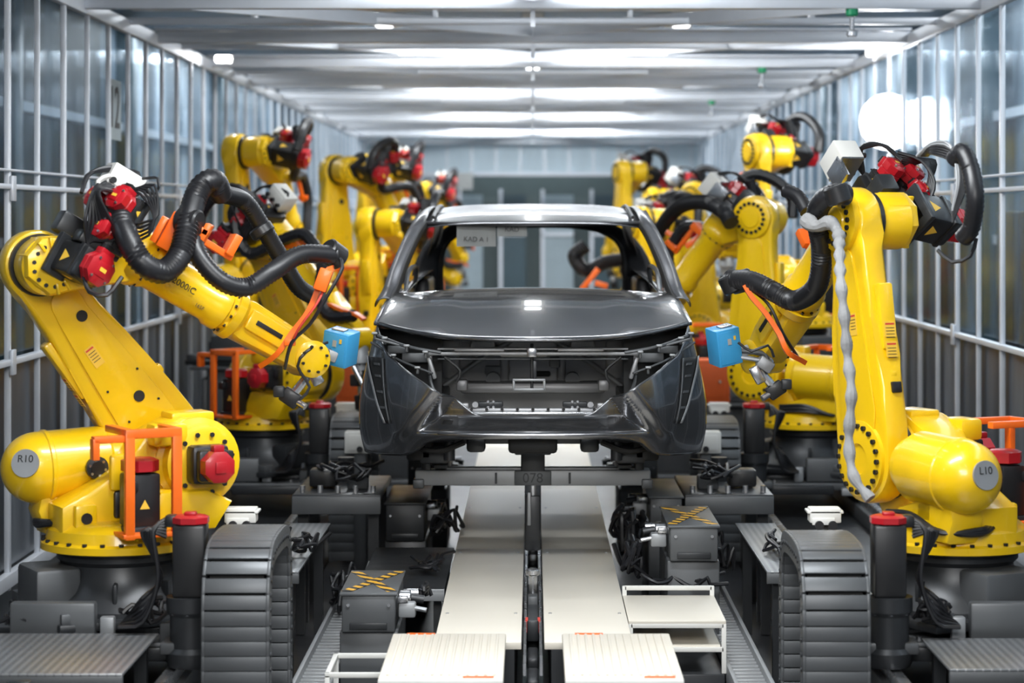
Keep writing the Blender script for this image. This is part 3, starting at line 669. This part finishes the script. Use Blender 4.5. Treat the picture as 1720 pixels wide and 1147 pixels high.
for (px,py,w,h,s,sz,dy) in((800,394,66,40,'KAD A 1',.040,0),(860,384,50,26,'KAD',.042,-.04)):
    D=CY+2.0+dy; c=at(px,py,D); k=D/FPX; b=MB()
    b.grid(lambda u,v:c+V(((u-.5)*w*k,.008*math.sin(u*6),(v-.5)*h*k)),10,4,'paper')
    o=thing('paper_sheet',b,'grey inspection sheet lettered "%s" hung in the windscreen opening'%s,'paper')
    text('lettering',s,sz,'faint',WM[o].inverted()@T(c+V((.0,-.012,(-.2 if len(s)>3 else -.05)*h*k)))@Ry(.03)@Rx(pi/2),o)
b=MB(); z=.885
C=empty('car_carrier',T(0,13.0,.47),'grey steel carrier beam on a post holding the car body','carrier')
b.box((0,13.0,z),(1.28,.14,.085),'lgrey',.01); b.box((0,12.925,z),(.20,.02,.08),'grey',.006); b.box((0,13.0,z+.046),(1.20,.10,.012),'lgrey',.003)
for sg in(-1,1):
    b.box((sg*.58,13.0,z+.07),(.05,.12,.09),'dark',.008); b.box((sg*.50,13.3,z+.04),(.08,.7,.06),'grey',.01); b.box((sg*.20,12.92,z),(.012,.01,.06),'dark'); b.box((sg*.62,12.95,z-.03),(.06,.1,.05),'grey',.008)
wpart('cross_beam',b,C)
b=MB(); b.box((0,12.98,.98),(.13,.12,.20),'dark',.01); b.box((0,12.97,1.03),(.20,.10,.04),'dark',.01)
b.cyl((0,12.98,.85),(0,12.98,.60),.045,'steel'); b.box((0,12.98,.64),(.085,.12,.30),'dark',.01); b.box((-.02,12.91,.72),(.02,.02,.18),'lgrey',.004)
wpart('post',b,C,'dark steel lifting post')
text('lettering','078',.075,'dark',WM[C].inverted()@T(0,12.912,z)@Rx(pi/2),C)
# ------------------------------------------------------------ FLOOR TRACK
for i,(x0,x1) in enumerate(((-.425,-.05),(.05,.43))):
    b=MB()
    y=10.25
    while y<39:
        b.box(((x0+x1)/2,y+1.45,.455),(x1-x0,2.898,.03),'cream',.0015); y+=2.9
    b.box(((x0+x1)/2,24.5,.225),(x1-x0-.06,28.5,.43),'dark')
    for yy in range(11,30,2):
        for xx in(x0+.03,x1-.03): b.cyl((xx,yy,.468),(xx,yy,.474),.008,'steel',seg=8)
    thing('track_cover',b,'cream painted flat conveyor cover strip beneath the car','conveyor','cream track covers')
for i,(x0,x1) in enumerate(((-.60,-.115),(.125,.585))):
    b=MB(); xc=(x0+x1)/2;w=x1-x0
    b.box((xc,9.72,.50),(w,1.0,.03),'cream',.006)
    for k in range(13): b.box((x0+.035+(w-.07)*k/12,9.72,.518),(.012,.90,.010),'cream',.003)
    for xx in(x0+.1,x1-.1): b.box((xx,9.9,.25),(.06,.06,.48),'grey'); b.box((xx,9.4,.25),(.06,.06,.48),'grey')
    b.box((x0+.25*w,10.20,.517),(.12,.02,.004),'orange'); b.box((x1-.2*w,9.24,.517),(.12,.02,.004),'orange'); b.box((xc,9.215,.49),(w,.02,.04),'white',.004)
    thing('ribbed_step_plate',b,'cream ribbed cover plate with orange corner tape','plate','ribbed cover plates')
b=MB(); b.box((0,25,.15),(.09,30,.26),'bgdark'); b.box((-.035,25,.40),(.012,30,.05),'steel'); b.box((.035,25,.40),(.012,30,.05),'steel')
for k in range(30): b.box((0,10.3+k*.5,.30),(.05,.3,.05),'dark',.01)
thing('conveyor_chain_channel',b,'dark slot channel between the track covers','channel')
b=MB(); b.box((0,11.8,.38),(.055,1.5,.10),'dark',.01); b.cyl((0,11.85,.42),(0,11.85,.53),.02,'steel'); b.cyl((0,11.85,.52),(0,11.85,.55),.035,'steel',b=.005); b.box((0,11.55,.43),(.05,.1,.08),'grey',.01); b.box((-.0285,11.1,.40),(.012,.08,.06),'redink'); b.box((.0285,11.1,.40),(.012,.08,.06),'redink')
b.box((0,12.3,.44),(.05,.3,.04),'lgrey',.006)
thing('conveyor_pusher',b,'dark steel pusher dog with shiny roller in the slot','pusher')
for sg in(-1,1):
    xc=sg*1.86
    b=MB(); b.box((xc,13.3,.14),(1.0,10.6,.28),'dark',.01)
    for dx in(-.36,.36):
        b.box((xc+dx,13.3,.33),(.12,10.6,.10),'grey',.01); b.box((xc+dx,13.3,.40),(.05,10.6,.06),'steel',.008)
    thing('robot_travel_rail',b,'dark machine bed with twin steel guide rails','rail','robot rails')
    b=MB(); xt=sg*.98
    for dx in(-.08,.08): b.box((xt+dx,10.9,.20),(.02,5.0,.09),'lgrey',.003)
    for k in range(60): b.box((xt,8.46+k*.083,.20),(.15,.04,.02),'lgrey',.003)
    for k in range(4): b.box((xt,8.5+k*1.5,.08),(.17,.06,.16),'dark')
    thing('cable_tray',b,'slatted grey steel cable tray along the floor','tray','cable trays')
def row(y,sg):
    x=sg*1.87; gl='robot carriages'
    b=MB(); b.box((x,y+.25,.49),(.98,1.5,.05),'grey',.008); b.box((x,y+.2,.53),(.86,1.0,.03),'dark',.006)
    for dx in(-.36,.36):
        for dy in(-.3,.8): b.box((x+dx,y+dy,.45),(.14,.2,.04),'dark',.01)
    for k in range(6): b.cyl((x-.4+k*.16,y-.44,.51),(x-.4+k*.16,y-.44,.53),.014,'steel',seg=8)
    b.box((x-sg*.1,y-.515,.47),(.5,.04,.06),'dark',.008); b.box((x+sg*.3,y-.53,.46),(.2,.05,.05),'lgrey',.006); b.box((x-sg*.35,y-.46,.55),(.10,.06,.09),'grey',.01)
    b.box((x+sg*.15,y-.46,.60),(.36,.07,.16),'grey',.012); b.box((x-sg*.08,y-.47,.57),(.06,.05,.10),'lgrey',.008)
    thing('robot_carriage',b,'dark grey steel carriage plate under a yellow robot','carriage',gl)
    xm=sg*(1.42 if sg<0 else 1.475); ym=y-.62
    D=empty('drive_motor',T(xm,ym,.43),'upright black drive motor with red cap beside a robot','motor','drive motors')
    b=MB(); b.box((xm,ym,.88),(.135,.135,.30),'black',.012); wpart('motor_body',b,D)
    b=MB(); b.lathe((xm,ym,1.03),(0,0,1),[(0,.065),(.004,.080),(.028,.080),(.036,.062)],'red',8); b.box((xm,ym,1.072),(.05,.05,.016),'red',.005); b.box((xm+sg*.078,ym,1.042),(.05,.07,.05),'black',.01); wpart('motor_cap',b,D,'red cap')
    b=MB(); b.lathe((xm,ym,.44),(0,0,1),[(0,.09),(.02,.10),(.06,.10),(.08,.085),(.21,.085),(.23,.10),(.29,.10)],'dark',20); b.bolts((xm,ym,.66),(0,0,1),.085,8,.010,.015,'steel'); b.box((xm,ym+.02,.52),(.24,.16,.05),'grey',.01)
    wpart('gearbox',b,D,'dark cast gearbox')
    b=MB()
    for k in range(6): b.sweep([(xm+sg*.1,ym,1.05-.015*k),(xm+sg*(.15+.01*k),ym-.02,1.0),(xm+sg*.13,ym-.03+.02*k,.8),(xm+sg*.2,ym,.62+.02*k),(xm+sg*.30,ym+.04*k,.60)],.009,'rubber',6)
    wpart('cable',b,D,'black cables')
    xb=sg*1.30; yb=y+.12
    b=MB(); b.box((xb,yb,.975),(.14,.10,.065),'white',.006); b.box((xb,yb+.01,.99),(.16,.12,.012),'white',.003); b.box((xb-.01,yb-.052,.95),(.10,.01,.03),'white',.002)
    for dx in(-.03,.03): b.cyl((xb+dx,yb-.05,.935),(xb+dx,yb-.075,.935),.020,'black',seg=14)
    b.box((xb,yb+.04,.47),(.04,.04,.94),'grey',.004); b.box((xb,yb+.04,.01),(.09,.12,.02),'grey')
    thing('connector_box',b,'small white connector box on a grey stand','box','connector boxes')
    xc=sg*1.20 if sg<0 else 1.225; dz=-.035 if sg<0 else -.06
    pts=[(y-.86,.02),(y-.86,.30),(y-.86,.60),(y-.855,.78),(y-.82,.88),(y-.73,.945),(y-.58,.965),(y-.30,.965),(y-.13,.945),(y-.05,.88),(y-.02,.78),(y-.015,.60),(y-.015,.30),(y-.015,.03)]
    pts=[(a,c+dz if c>.2 else c+.03) for a,c in pts]
    out=spline([V((0,a,c)) for a,c in pts],20); L=[0]
    for a,c in zip(out,out[1:]): L.append(L[-1]+(c-a).length)
    pit=.060; n=int(L[-1]/pit); b=MB()
    for k in range(n):
        s=(k+.5)*pit; i=max(j for j in range(len(L)) if L[j]<=s); i=min(i,len(out)-2)
        p=out[i].lerp(out[i+1],(s-L[i])/(L[i+1]-L[i])); d=(out[i+1]-out[i]).normalized(); ang=math.atan2(d.z,d.y)
        R=Rx(ang); c=V((xc,p.y,p.z)); nn=V((0,-d.z,d.y))
        b.box(c+nn*.043,(.25,.058,.010),'grey',.0025,R)
        b.box(c-nn*.043,(.25,.056,.010),'grey',.0025,R)
        for s2 in(-1,1):
            b.box(c+V((s2*.130,0,0)),(.014,.068,.092),'grey',.003,R); b.cyl(c+V((s2*.136,0,0))+d*.03,c+V((s2*.142,0,0))+d*.03,.011,'dark',seg=10)
        b.box(c,(.22,.05,.06),'ink')
    thing('cable_drag_chain',b,'dark grey articulated cable drag chain looping over beside a robot','cable chain','drag chains')
for y in(10.5,16.5):
    for sg in(-1,1): row(y,sg)
for sg,x0,x1,y0,y1,z in((-1,-2.35,-1.56,9.05,9.93,.56),(1,1.62,2.35,9.25,9.93,.54),(-1,-1.34,-1.12,11.4,13.2,.60),(1,1.12,1.34,11.4,13.2,.60)):
    b=MB(); b.box(((x0+x1)/2,(y0+y1)/2,z),(x1-x0,y1-y0,.012),'tread',.003)
    b.box(((x0+x1)/2,y0+.01,z-.03),(x1-x0,.02,.05),'grey',.003)
    zb=.28 if y0<10 else 0
    for xx in(x0+.06,x1-.06):
        for yy in(y0+.08,y1-.08): b.box((xx,yy,(z+zb)/2),(.05,.05,z-zb-.01),'dark')
    thing('tread_plate_platform',b,'grey checker tread plate step beside the robot rail','platform','tread plates')
for x,y in((-1.93,8.95),(1.93,9.0)):
    b=MB(); b.box((x,y,.42),(.09,.05,.28),'dark',.008); b.box((x,y,.30),(.18,.08,.04),'dark',.008); b.box((x,y-.03,.50),(.05,.02,.03),'grey',.004)
    thing('stop_bracket',b,'dark steel upright stop bracket','bracket')
def mbox(x0,x1,y0,y1,z0,z1,top,label,cat='box',m='grey'):
    b=MB(); xc,yc=(x0+x1)/2,(y0+y1)/2
    b.box((xc,yc,(z0+z1)/2),(x1-x0,y1-y0,z1-z0),m,.008); b.box((xc,yc,z1+.004),(x1-x0+.02,y1-y0+.02,.012),m,.003)
    L=math.hypot(x1-x0,y1-y0)*.86; an=math.atan2(y1-y0,x1-x0)
    if top:
        for s in(-1,1): b.box((xc,yc,z1+.0115+.001*s),(L,.048,.002),'hazard',0,Rz(s*an))
    for s in(-1,1): b.cyl((xc+s*(x1-x0)*.38,y0-.001,(z0+z1)/2+.04),(xc+s*(x1-x0)*.38,y0-.008,(z0+z1)/2+.04),.008,'steel',seg=8)
    b.box((xc,yc,(z0+.02)/2),((x1-x0)*1.1,(y1-y0)*.9,z0-.02),m,.01)
    b.box((xc,y0-.006,z0+.03),((x1-x0)*.7,.012,.03),'dark',.003)
    xs=x1 if xc<0 else x0; d=1 if xc<0 else -1
    b.cyl((xs,yc-.1,z1-.05),(xs+d*.06,yc-.1,z1-.05),.035,'steel',b=.005); b.cyl((xs+d*.06,yc-.1,z1-.05),(xs+d*.12,yc-.1,z1-.06),.02,'dark')
    b.box((xs+d*.05,yc-.25,z1-.08),(.08,.07,.07),'lgrey',.01); b.cyl((xs+d*.03,yc+.1,z1-.06),(xs+d*.1,yc+.1,z1-.06),.022,'steel')
    b.box((xs+d*.03,yc-.28,z1-.03),(.05,.03,.03),'steel',.005); b.cyl((xs+d*.08,yc-.27,z1-.07),(xs+d*.14,yc-.28,z1-.08),.012,'steel',seg=10)
    return thing('equipment_box',b,label,cat)
mbox(-.875,-.63,10.9,11.6,.40,.57,True,'grey steel equipment box topped with a black and yellow hazard cross')
mbox(.685,.925,11.9,12.7,.58,.75,True,'grey steel equipment box topped with a black and yellow hazard cross')
mbox(.66,.84,13.4,14.3,.55,.72,False,'grey steel equipment box with cable fittings')
mbox(-.84,-.62,13.6,14.5,.45,.66,False,'dark grey equipment box with cable fittings',m='dark')
mbox(-.85,-.6,16.2,17.0,.45,.66,False,'dark grey equipment box with cable fittings',m='dark')
mbox(.6,.85,16.2,17.0,.45,.66,False,'grey steel equipment box with cable fittings')
b=MB(); b.box((-.66,12.6,.44),(.44,1.5,.02),'dark',.004)
for xx in(-.84,-.48):
    for yy in(12.0,13.2): b.box((xx,yy,.22),(.04,.04,.42),'grey')
b.box((-.66,11.86,.42),(.44,.02,.06),'lgrey',.003)
thing('machine_cover',b,'glossy dark flat cover plate','cover')
b=MB(); t=.022; x0,x1=.45,.88
b.box((.665,11.35,.10),(.44,.80,.20),'dark',.008)
for x in(x0,x1):
    b.box((x,10.97,.315),(t,t,.23),'white',.003); b.box((x,11.7,.345),(t,t,.29),'white',.003)
b.box(((x0+x1)/2,11.7,.48),(x1-x0,t,t),'white',.003)
b.box(((x0+x1)/2,11.33,.435),(x1-x0+.02,.74,.018),'cream',.003); b.box(((x0+x1)/2,11.25,.32),(x1-x0-.03,.55,.015),'cream',.003); b.box(((x0+x1)/2,10.97,.42),(x1-x0,t,t),'white',.003); b.box(((x0+x1)/2,10.97,.31),(x1-x0,t,t),'white',.003)
thing('white_frame_shelf',b,'low white painted steel frame shelf with flat cream boards','shelf')
b=MB(); x0,x1=-.88,-.64
for x in(x0,x1):
    for y in(10.2,10.65): b.box((x,y,.17),(t,t,.34),'white',.003)
    b.box((x,10.425,.34),(t,.47,t),'white',.003)
for y in(10.2,10.65): b.box(((x0+x1)/2,y,.34),(x1-x0+t,t,t),'white',.003); b.box(((x0+x1)/2,y,.15),(x1-x0,t,t),'white',.003)
thing('white_frame_shelf',b,'low white painted steel frame','shelf')
def bundle(c,n,sp,name='cable_bundle',lab='loose loops of black cable',mt='rubber',r=.010):
    b=MB()
    for k in range(n):
        p=V(c); pts=[p]
        for j in range(4):
            p=p+V((random.uniform(-1,1)*sp[0],random.uniform(-.3,1)*sp[1],0)); q=p.copy(); q.z=max(.06,c[2]+random.uniform(-1,.6)*sp[2]); pts.append(q)
        b.sweep(pts,r,mt,6)
    thing(name,b,lab,'cable','cable bundles')
bundle((-.50,13.4,.60),9,(.06,.25,.10)); bundle((.52,12.9,.62),12,(.05,.25,.14),r=.013); bundle((.50,12.2,.56),9,(.05,.2,.10),r=.012); bundle((-1.10,13.45,.86),9,(.10,.2,.05)); bundle((-1.15,11.7,.68),6,(.06,.3,.05)); bundle((1.1,13.45,.86),9,(.10,.2,.05))
bundle((-.52,11.3,.52),7,(.03,.1,.04)); bundle((.7,11.95,.50),6,(.10,.12,.05)); bundle((-1.62,9.98,.66),9,(.06,.06,.06)); bundle((1.68,9.98,.66),9,(.06,.06,.06))
bundle((-2.2,10.02,.62),6,(.05,.04,.04)); bundle((-.55,12.3,.50),7,(.07,.2,.03)); bundle((1.22,11.8,.66),6,(.05,.3,.04)); bundle((-1.0,12.4,.36),8,(.06,.3,.14)); bundle((1.02,12.9,.50),8,(.05,.3,.14))
for sg in(-1,1):
    b=MB(); x=sg*1.105
    b.box((x,13.9,.72),(.50,1.0,.04),'dark',.008); b.box((x,13.40,.68),(.50,.03,.10),'grey',.005)
    for dx in(-.2,.2):
        for dy in(-.35,.35): b.box((x+dx,13.9+dy,.35),(.06,.06,.70),'dark')
    for k in range(5): b.cyl((x-.2+k*.1,13.5,.74),(x-.2+k*.1,13.5,.78),.016,'steel',seg=8)
    b.box((x-sg*.1,13.7,.78),(.12,.1,.08),'grey',.01); b.box((x+sg*.1,13.75,.80),(.16,.16,.10),'black',.015)
    b.cyl((x,14.1,.74),(x,14.1,.88),.05,'dark')
    thing('machine_platform',b,'dark steel service platform with small fittings beside the car','platform','service platforms')
    b=MB(); x=sg*1.38; b.box((x,19.0,1.0),(.36,.30,.34),'orangedull',.01); b.box((x,18.845,1.0),(.28,.01,.26),'orangedull',.004); b.box((x,19.0,.42),(.16,.16,.82),'dark',.01); b.box((x,19.0,.02),(.3,.3,.04),'dark'); b.cyl((x+.1,18.84,1.0),(x+.1,18.82,1.0),.012,'steel',seg=10)
    thing('orange_equipment_box',b,'orange equipment box on a dark post','box','orange boxes')
    for (xx,yy) in((sg*1.12,15.5),(sg*.85,19.3)):
        b=MB(); b.box((xx,yy,.40),(.08,.08,.80),'grey',.01); b.box((xx,yy,.84),(.20,.16,.14),'white',.008); b.box((xx,yy-.085,.84),(.15,.008,.10),'white',.003); b.cyl((xx,yy-.08,.80),(xx,yy-.1,.80),.02,'black',seg=12)
        thing('connector_box',b,'small white connector box on a grey stand','box','connector boxes')
# ------------------------------------------------------------ ROOM
W=2.9; Y0=1.0; Y1=42; H=4.35; WX=4.3
b=MB(); b.box((0,(Y0+Y1)/2-3,-.05),(2*WX,Y1-Y0+8,.1),'floorm'); struct('floor',b)
b=MB(); b.box((0,(Y0+Y1)/2,H+.05),(2*WX,Y1-Y0,.1),'ceil'); struct('ceiling',b)
for nm,sg in(('left',-1),('right',1)):
    b=MB(); x=sg*(WX-.1)
    if sg<0:
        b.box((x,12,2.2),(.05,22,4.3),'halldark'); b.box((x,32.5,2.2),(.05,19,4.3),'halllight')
        for yy in(15.2,18.6,24,31): b.box((x+.10,yy,2.2),(.18,.30,4.2),'teal',.01)
        for yy in(16.6,21.5,27,34): b.box((x+.12,yy,1.3),(.3,.7,2.4),'grey',.03)
    else:
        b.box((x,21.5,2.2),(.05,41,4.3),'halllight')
        for yy in(14.5,17.7,21.4,26,33): b.box((x-.10,yy,2.2),(.18,.34,4.2),'teal',.01)
        for yy in(16.0,19.6,24,30): b.box((x-.15,yy,1.2),(.3,.9,2.3),'dark',.03)
    for zz in(3.2,2.1): b.box((x-sg*.06,21.5,zz),(.08,41,.08),'alu')
    struct('wall_'+nm,b)
    b=MB(); b.box((sg*(W+.05),25.5,2.58),(.012,33,2.1),'pane'); b.box((sg*(W+.05),25.5,.92),(.03,33,1.15),'lowpanel')
    struct('window_%d'%(1 if sg<0 else 2),b)
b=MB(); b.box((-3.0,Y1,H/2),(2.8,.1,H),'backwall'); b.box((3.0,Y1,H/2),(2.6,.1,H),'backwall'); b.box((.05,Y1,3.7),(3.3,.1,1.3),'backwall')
for k in range(14): b.box((-2.8+k*.43,Y1-.06,3.7),(.03,.03,1.3),'alu')
b.box((0,Y1-.07,3.06),(5.8,.05,.06),'alu'); b.box((0,Y1-.07,3.62),(5.8,.05,.05),'alu')
b.box((.1,Y1+1.2,1.5),(3.6,.1,3.1),'bgmid'); struct('wall_back',b)
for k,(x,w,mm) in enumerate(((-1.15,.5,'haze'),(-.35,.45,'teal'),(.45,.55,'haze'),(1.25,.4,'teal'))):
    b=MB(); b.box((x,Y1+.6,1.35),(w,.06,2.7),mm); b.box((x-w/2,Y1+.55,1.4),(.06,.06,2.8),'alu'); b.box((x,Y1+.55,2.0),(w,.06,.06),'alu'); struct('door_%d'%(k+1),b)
n=0
for k in range(45):
    y=9.25+k*.78
    if y>41.5: break
    for sg in(-1,1):
        n+=1; x=sg*W; b=MB(); w=.042 if k%2 else .026
        b.box((x,y,1.95),(.032,w,3.42),'alu',.004)
        if k%4==1: b.box((x+sg*-.03,y,2.46),(.02,.09,.14),'alu',.004); b.box((x-sg*.03,y,1.50),(.02,.09,.14),'alu',.004)
        struct('trim_%d'%n,b)
for sg in(-1,1):
    for z,h in((3.66,.10),(2.47,.03),(1.50,.035),(.30,.08),(2.56,.015)):
        n+=1; b=MB(); b.box((sg*(W-.005),25,z),(.05,33,h),'alu',.006); struct('trim_%d'%n,b)
y=12.3; k=0
while y<41:
    b=MB(); b.box((0,y,3.68),(2*W,.09,.085),'alu',.006); b.box((0,y+.0,3.74),(2*W,.14,.02),'alu',.004); b.box((0,y+.1,3.60),(.03,.03,.14),'alu')
    thing('roof_beam',b,'aluminium cross beam spanning the enclosure','beam','overhead beams')
    b=MB(); yy=y+1.2+.5*(k%2); b.box((0,yy,3.70),(2*W,.05,.05),'alu',.006); b.box((0,yy+.2,3.80),(2*W,.16,.012),'alu',.003)
    for xx in(-2,-.7,.7,2): b.box((xx,yy+.1,3.76),(.03,.2,.08),'alu',.003)
    thing('roof_beam',b,'slim aluminium cross beam spanning the enclosure','beam','overhead beams')
    for sg in(-1,1):
        b=MB(); p=V((sg*W*.92,y+.1,3.72)); q=V((0,y+2.85,3.72)); b.sweep([p,q],.02,'alu',4,sm=False,flat=(.045,.02),up=(0,0,1))
        thing('roof_brace',b,'slim diagonal aluminium roof brace','brace','overhead braces')
    if k in(1,3,5):
        b=MB(); xx=2.05; b.cyl((xx,y,3.59),(xx,y,3.65),.04,'green',b=.01); b.cyl((xx,y,3.50),(xx,y,3.60),.015,'steel',seg=10); b.cyl((xx,y,3.46),(xx,y,3.50),.035,'steel',b=.006)
        thing('sprinkler_fitting',b,'small green topped steel fitting under a beam','fitting','green fittings')
    y+=3.0; k+=1
for k in range(13):
    y=3.5+k*3.0
    for x in(-1.5,0,1.5):
        if x==0 and k%2==0: continue
        b=MB(); b.box((x,y,4.29),(.22,1.5,.12),'white',.01); b.box((x,y,4.232),(.14,1.4,.02),'lampglow',.004)
        thing('ceiling_lamp',b,'bright white linear ceiling lamp','lamp','ceiling lamps')
b=MB(); p=at(1490,205,19.3); b.cyl(p+V((.0,.14,0)),p,.10,'grey',r1=.14,b=.01); b.cyl(p,p-V((0,.02,0)),.10,'flood',b=.004)
b.lathe(p+V((0,.01,0)),(0,-1,0),[(0,.105),(.03,.17)],'glare_inner',28); b.lathe(p+V((0,-.005,0)),(0,-1,0),[(0,.17),(.035,.23)],'glare_outer',28); b.box(p+V((.10,.14,0)),(.2,.05,.06),'grey',.01)  # rings added to imitate glare spreading round the lamp
thing('flood_lamp',b,'round white flood lamp with glowing rings for its glare on the enclosure wall','lamp')
for px,py,D in((375,99,20.5),(1470,88,20),(1500,76,19)):
    b=MB(); p=at(px,py,D); b.box(p,(.13,.1,.05),'flood',.01); b.box(p+V((0,.06,.0)),(.15,.05,.07),'white',.01)
    thing('spot_lamp',b,'small bright white lamp under the roof','lamp')
for px,w in((773,.40),(1135,.42)):
    b=MB(); c=at(px,304,38); b.box(c,(w,.01,.27),'paper'); b.box(c+V((0,.02,-.5)),(.04,.02,1.0),'alu'); b.box((c.x,c.y+.02,(c.z-.9)/2),(.05,.05,c.z-.9),'alu')
    thing('notice_board',b,'pale paper notice on a slim stand','sign')
wl=MB(); wl.box((-W-.02,16.6,3.05),(.006,.55,.42),'haze'); o=thing('wall_sign',wl,'grey panel lettered with the number 12','sign')
text('lettering','12',.42,'ink',WM[o].inverted()@T(-W-.014,16.6,3.05)@Rz(pi/2)@Rx(pi/2),o)
# ------------------------------------------------------------ LIGHT
def area(x,y,z,sx,sy,p,rot=(0,0,0),c=(.93,.97,1)):
    l=bpy.data.lights.new('lamp','AREA'); l.shape='RECTANGLE'; l.size=sx; l.size_y=sy; l.energy=p; l.color=c
    o=bpy.data.objects.new('area_lamp',l); COL.objects.link(o); o.location=(x,y,z); o.rotation_euler=rot
for y,p in((4,205),(9,205),(14,120),(20,140),(26,180),(32,210),(38,320)):
    area(0,y,4.15,2.4 if y<15 else 3.2,.5,p)
area(-3.6,31,4.2,.6,16,220); area(3.6,24,4.2,.6,30,340)
area(0,Y1+.9,4.2,3,.5,60)
area(0,2.0,3.8,3,1.2,225,(rad(55),0,0),(1,.98,.95))
pl=bpy.data.lights.new('flood','POINT'); pl.energy=60; pl.shadow_soft_size=.2
po=bpy.data.objects.new('flood_point',pl); COL.objects.link(po); po.location=at(1490,205,18.9)
w=bpy.data.worlds.new('w'); bpy.context.scene.world=w; w.use_nodes=True
w.node_tree.nodes['Background'].inputs[0].default_value=(.60,.66,.74,1); w.node_tree.nodes['Background'].inputs[1].default_value=.36
cd=bpy.data.cameras.new('cam'); cam=bpy.data.objects.new('camera',cd); COL.objects.link(cam)
cam.location=(0,0,CAMZ); cam.rotation_euler=(pi/2,0,0)
cx,cy,zm=VIEW
cd.sensor_width=36; cd.lens=FPX/1720*36*zm; cd.shift_x=(cx-895)*zm/1720; cd.shift_y=-(cy-365)*zm/1720
cd.dof.use_dof=True; cd.dof.focus_distance=11.6; cd.dof.aperture_fstop=2.0*zm; cd.clip_end=200
bpy.context.scene.camera=cam
bpy.context.scene.view_settings.view_transform='Standard'
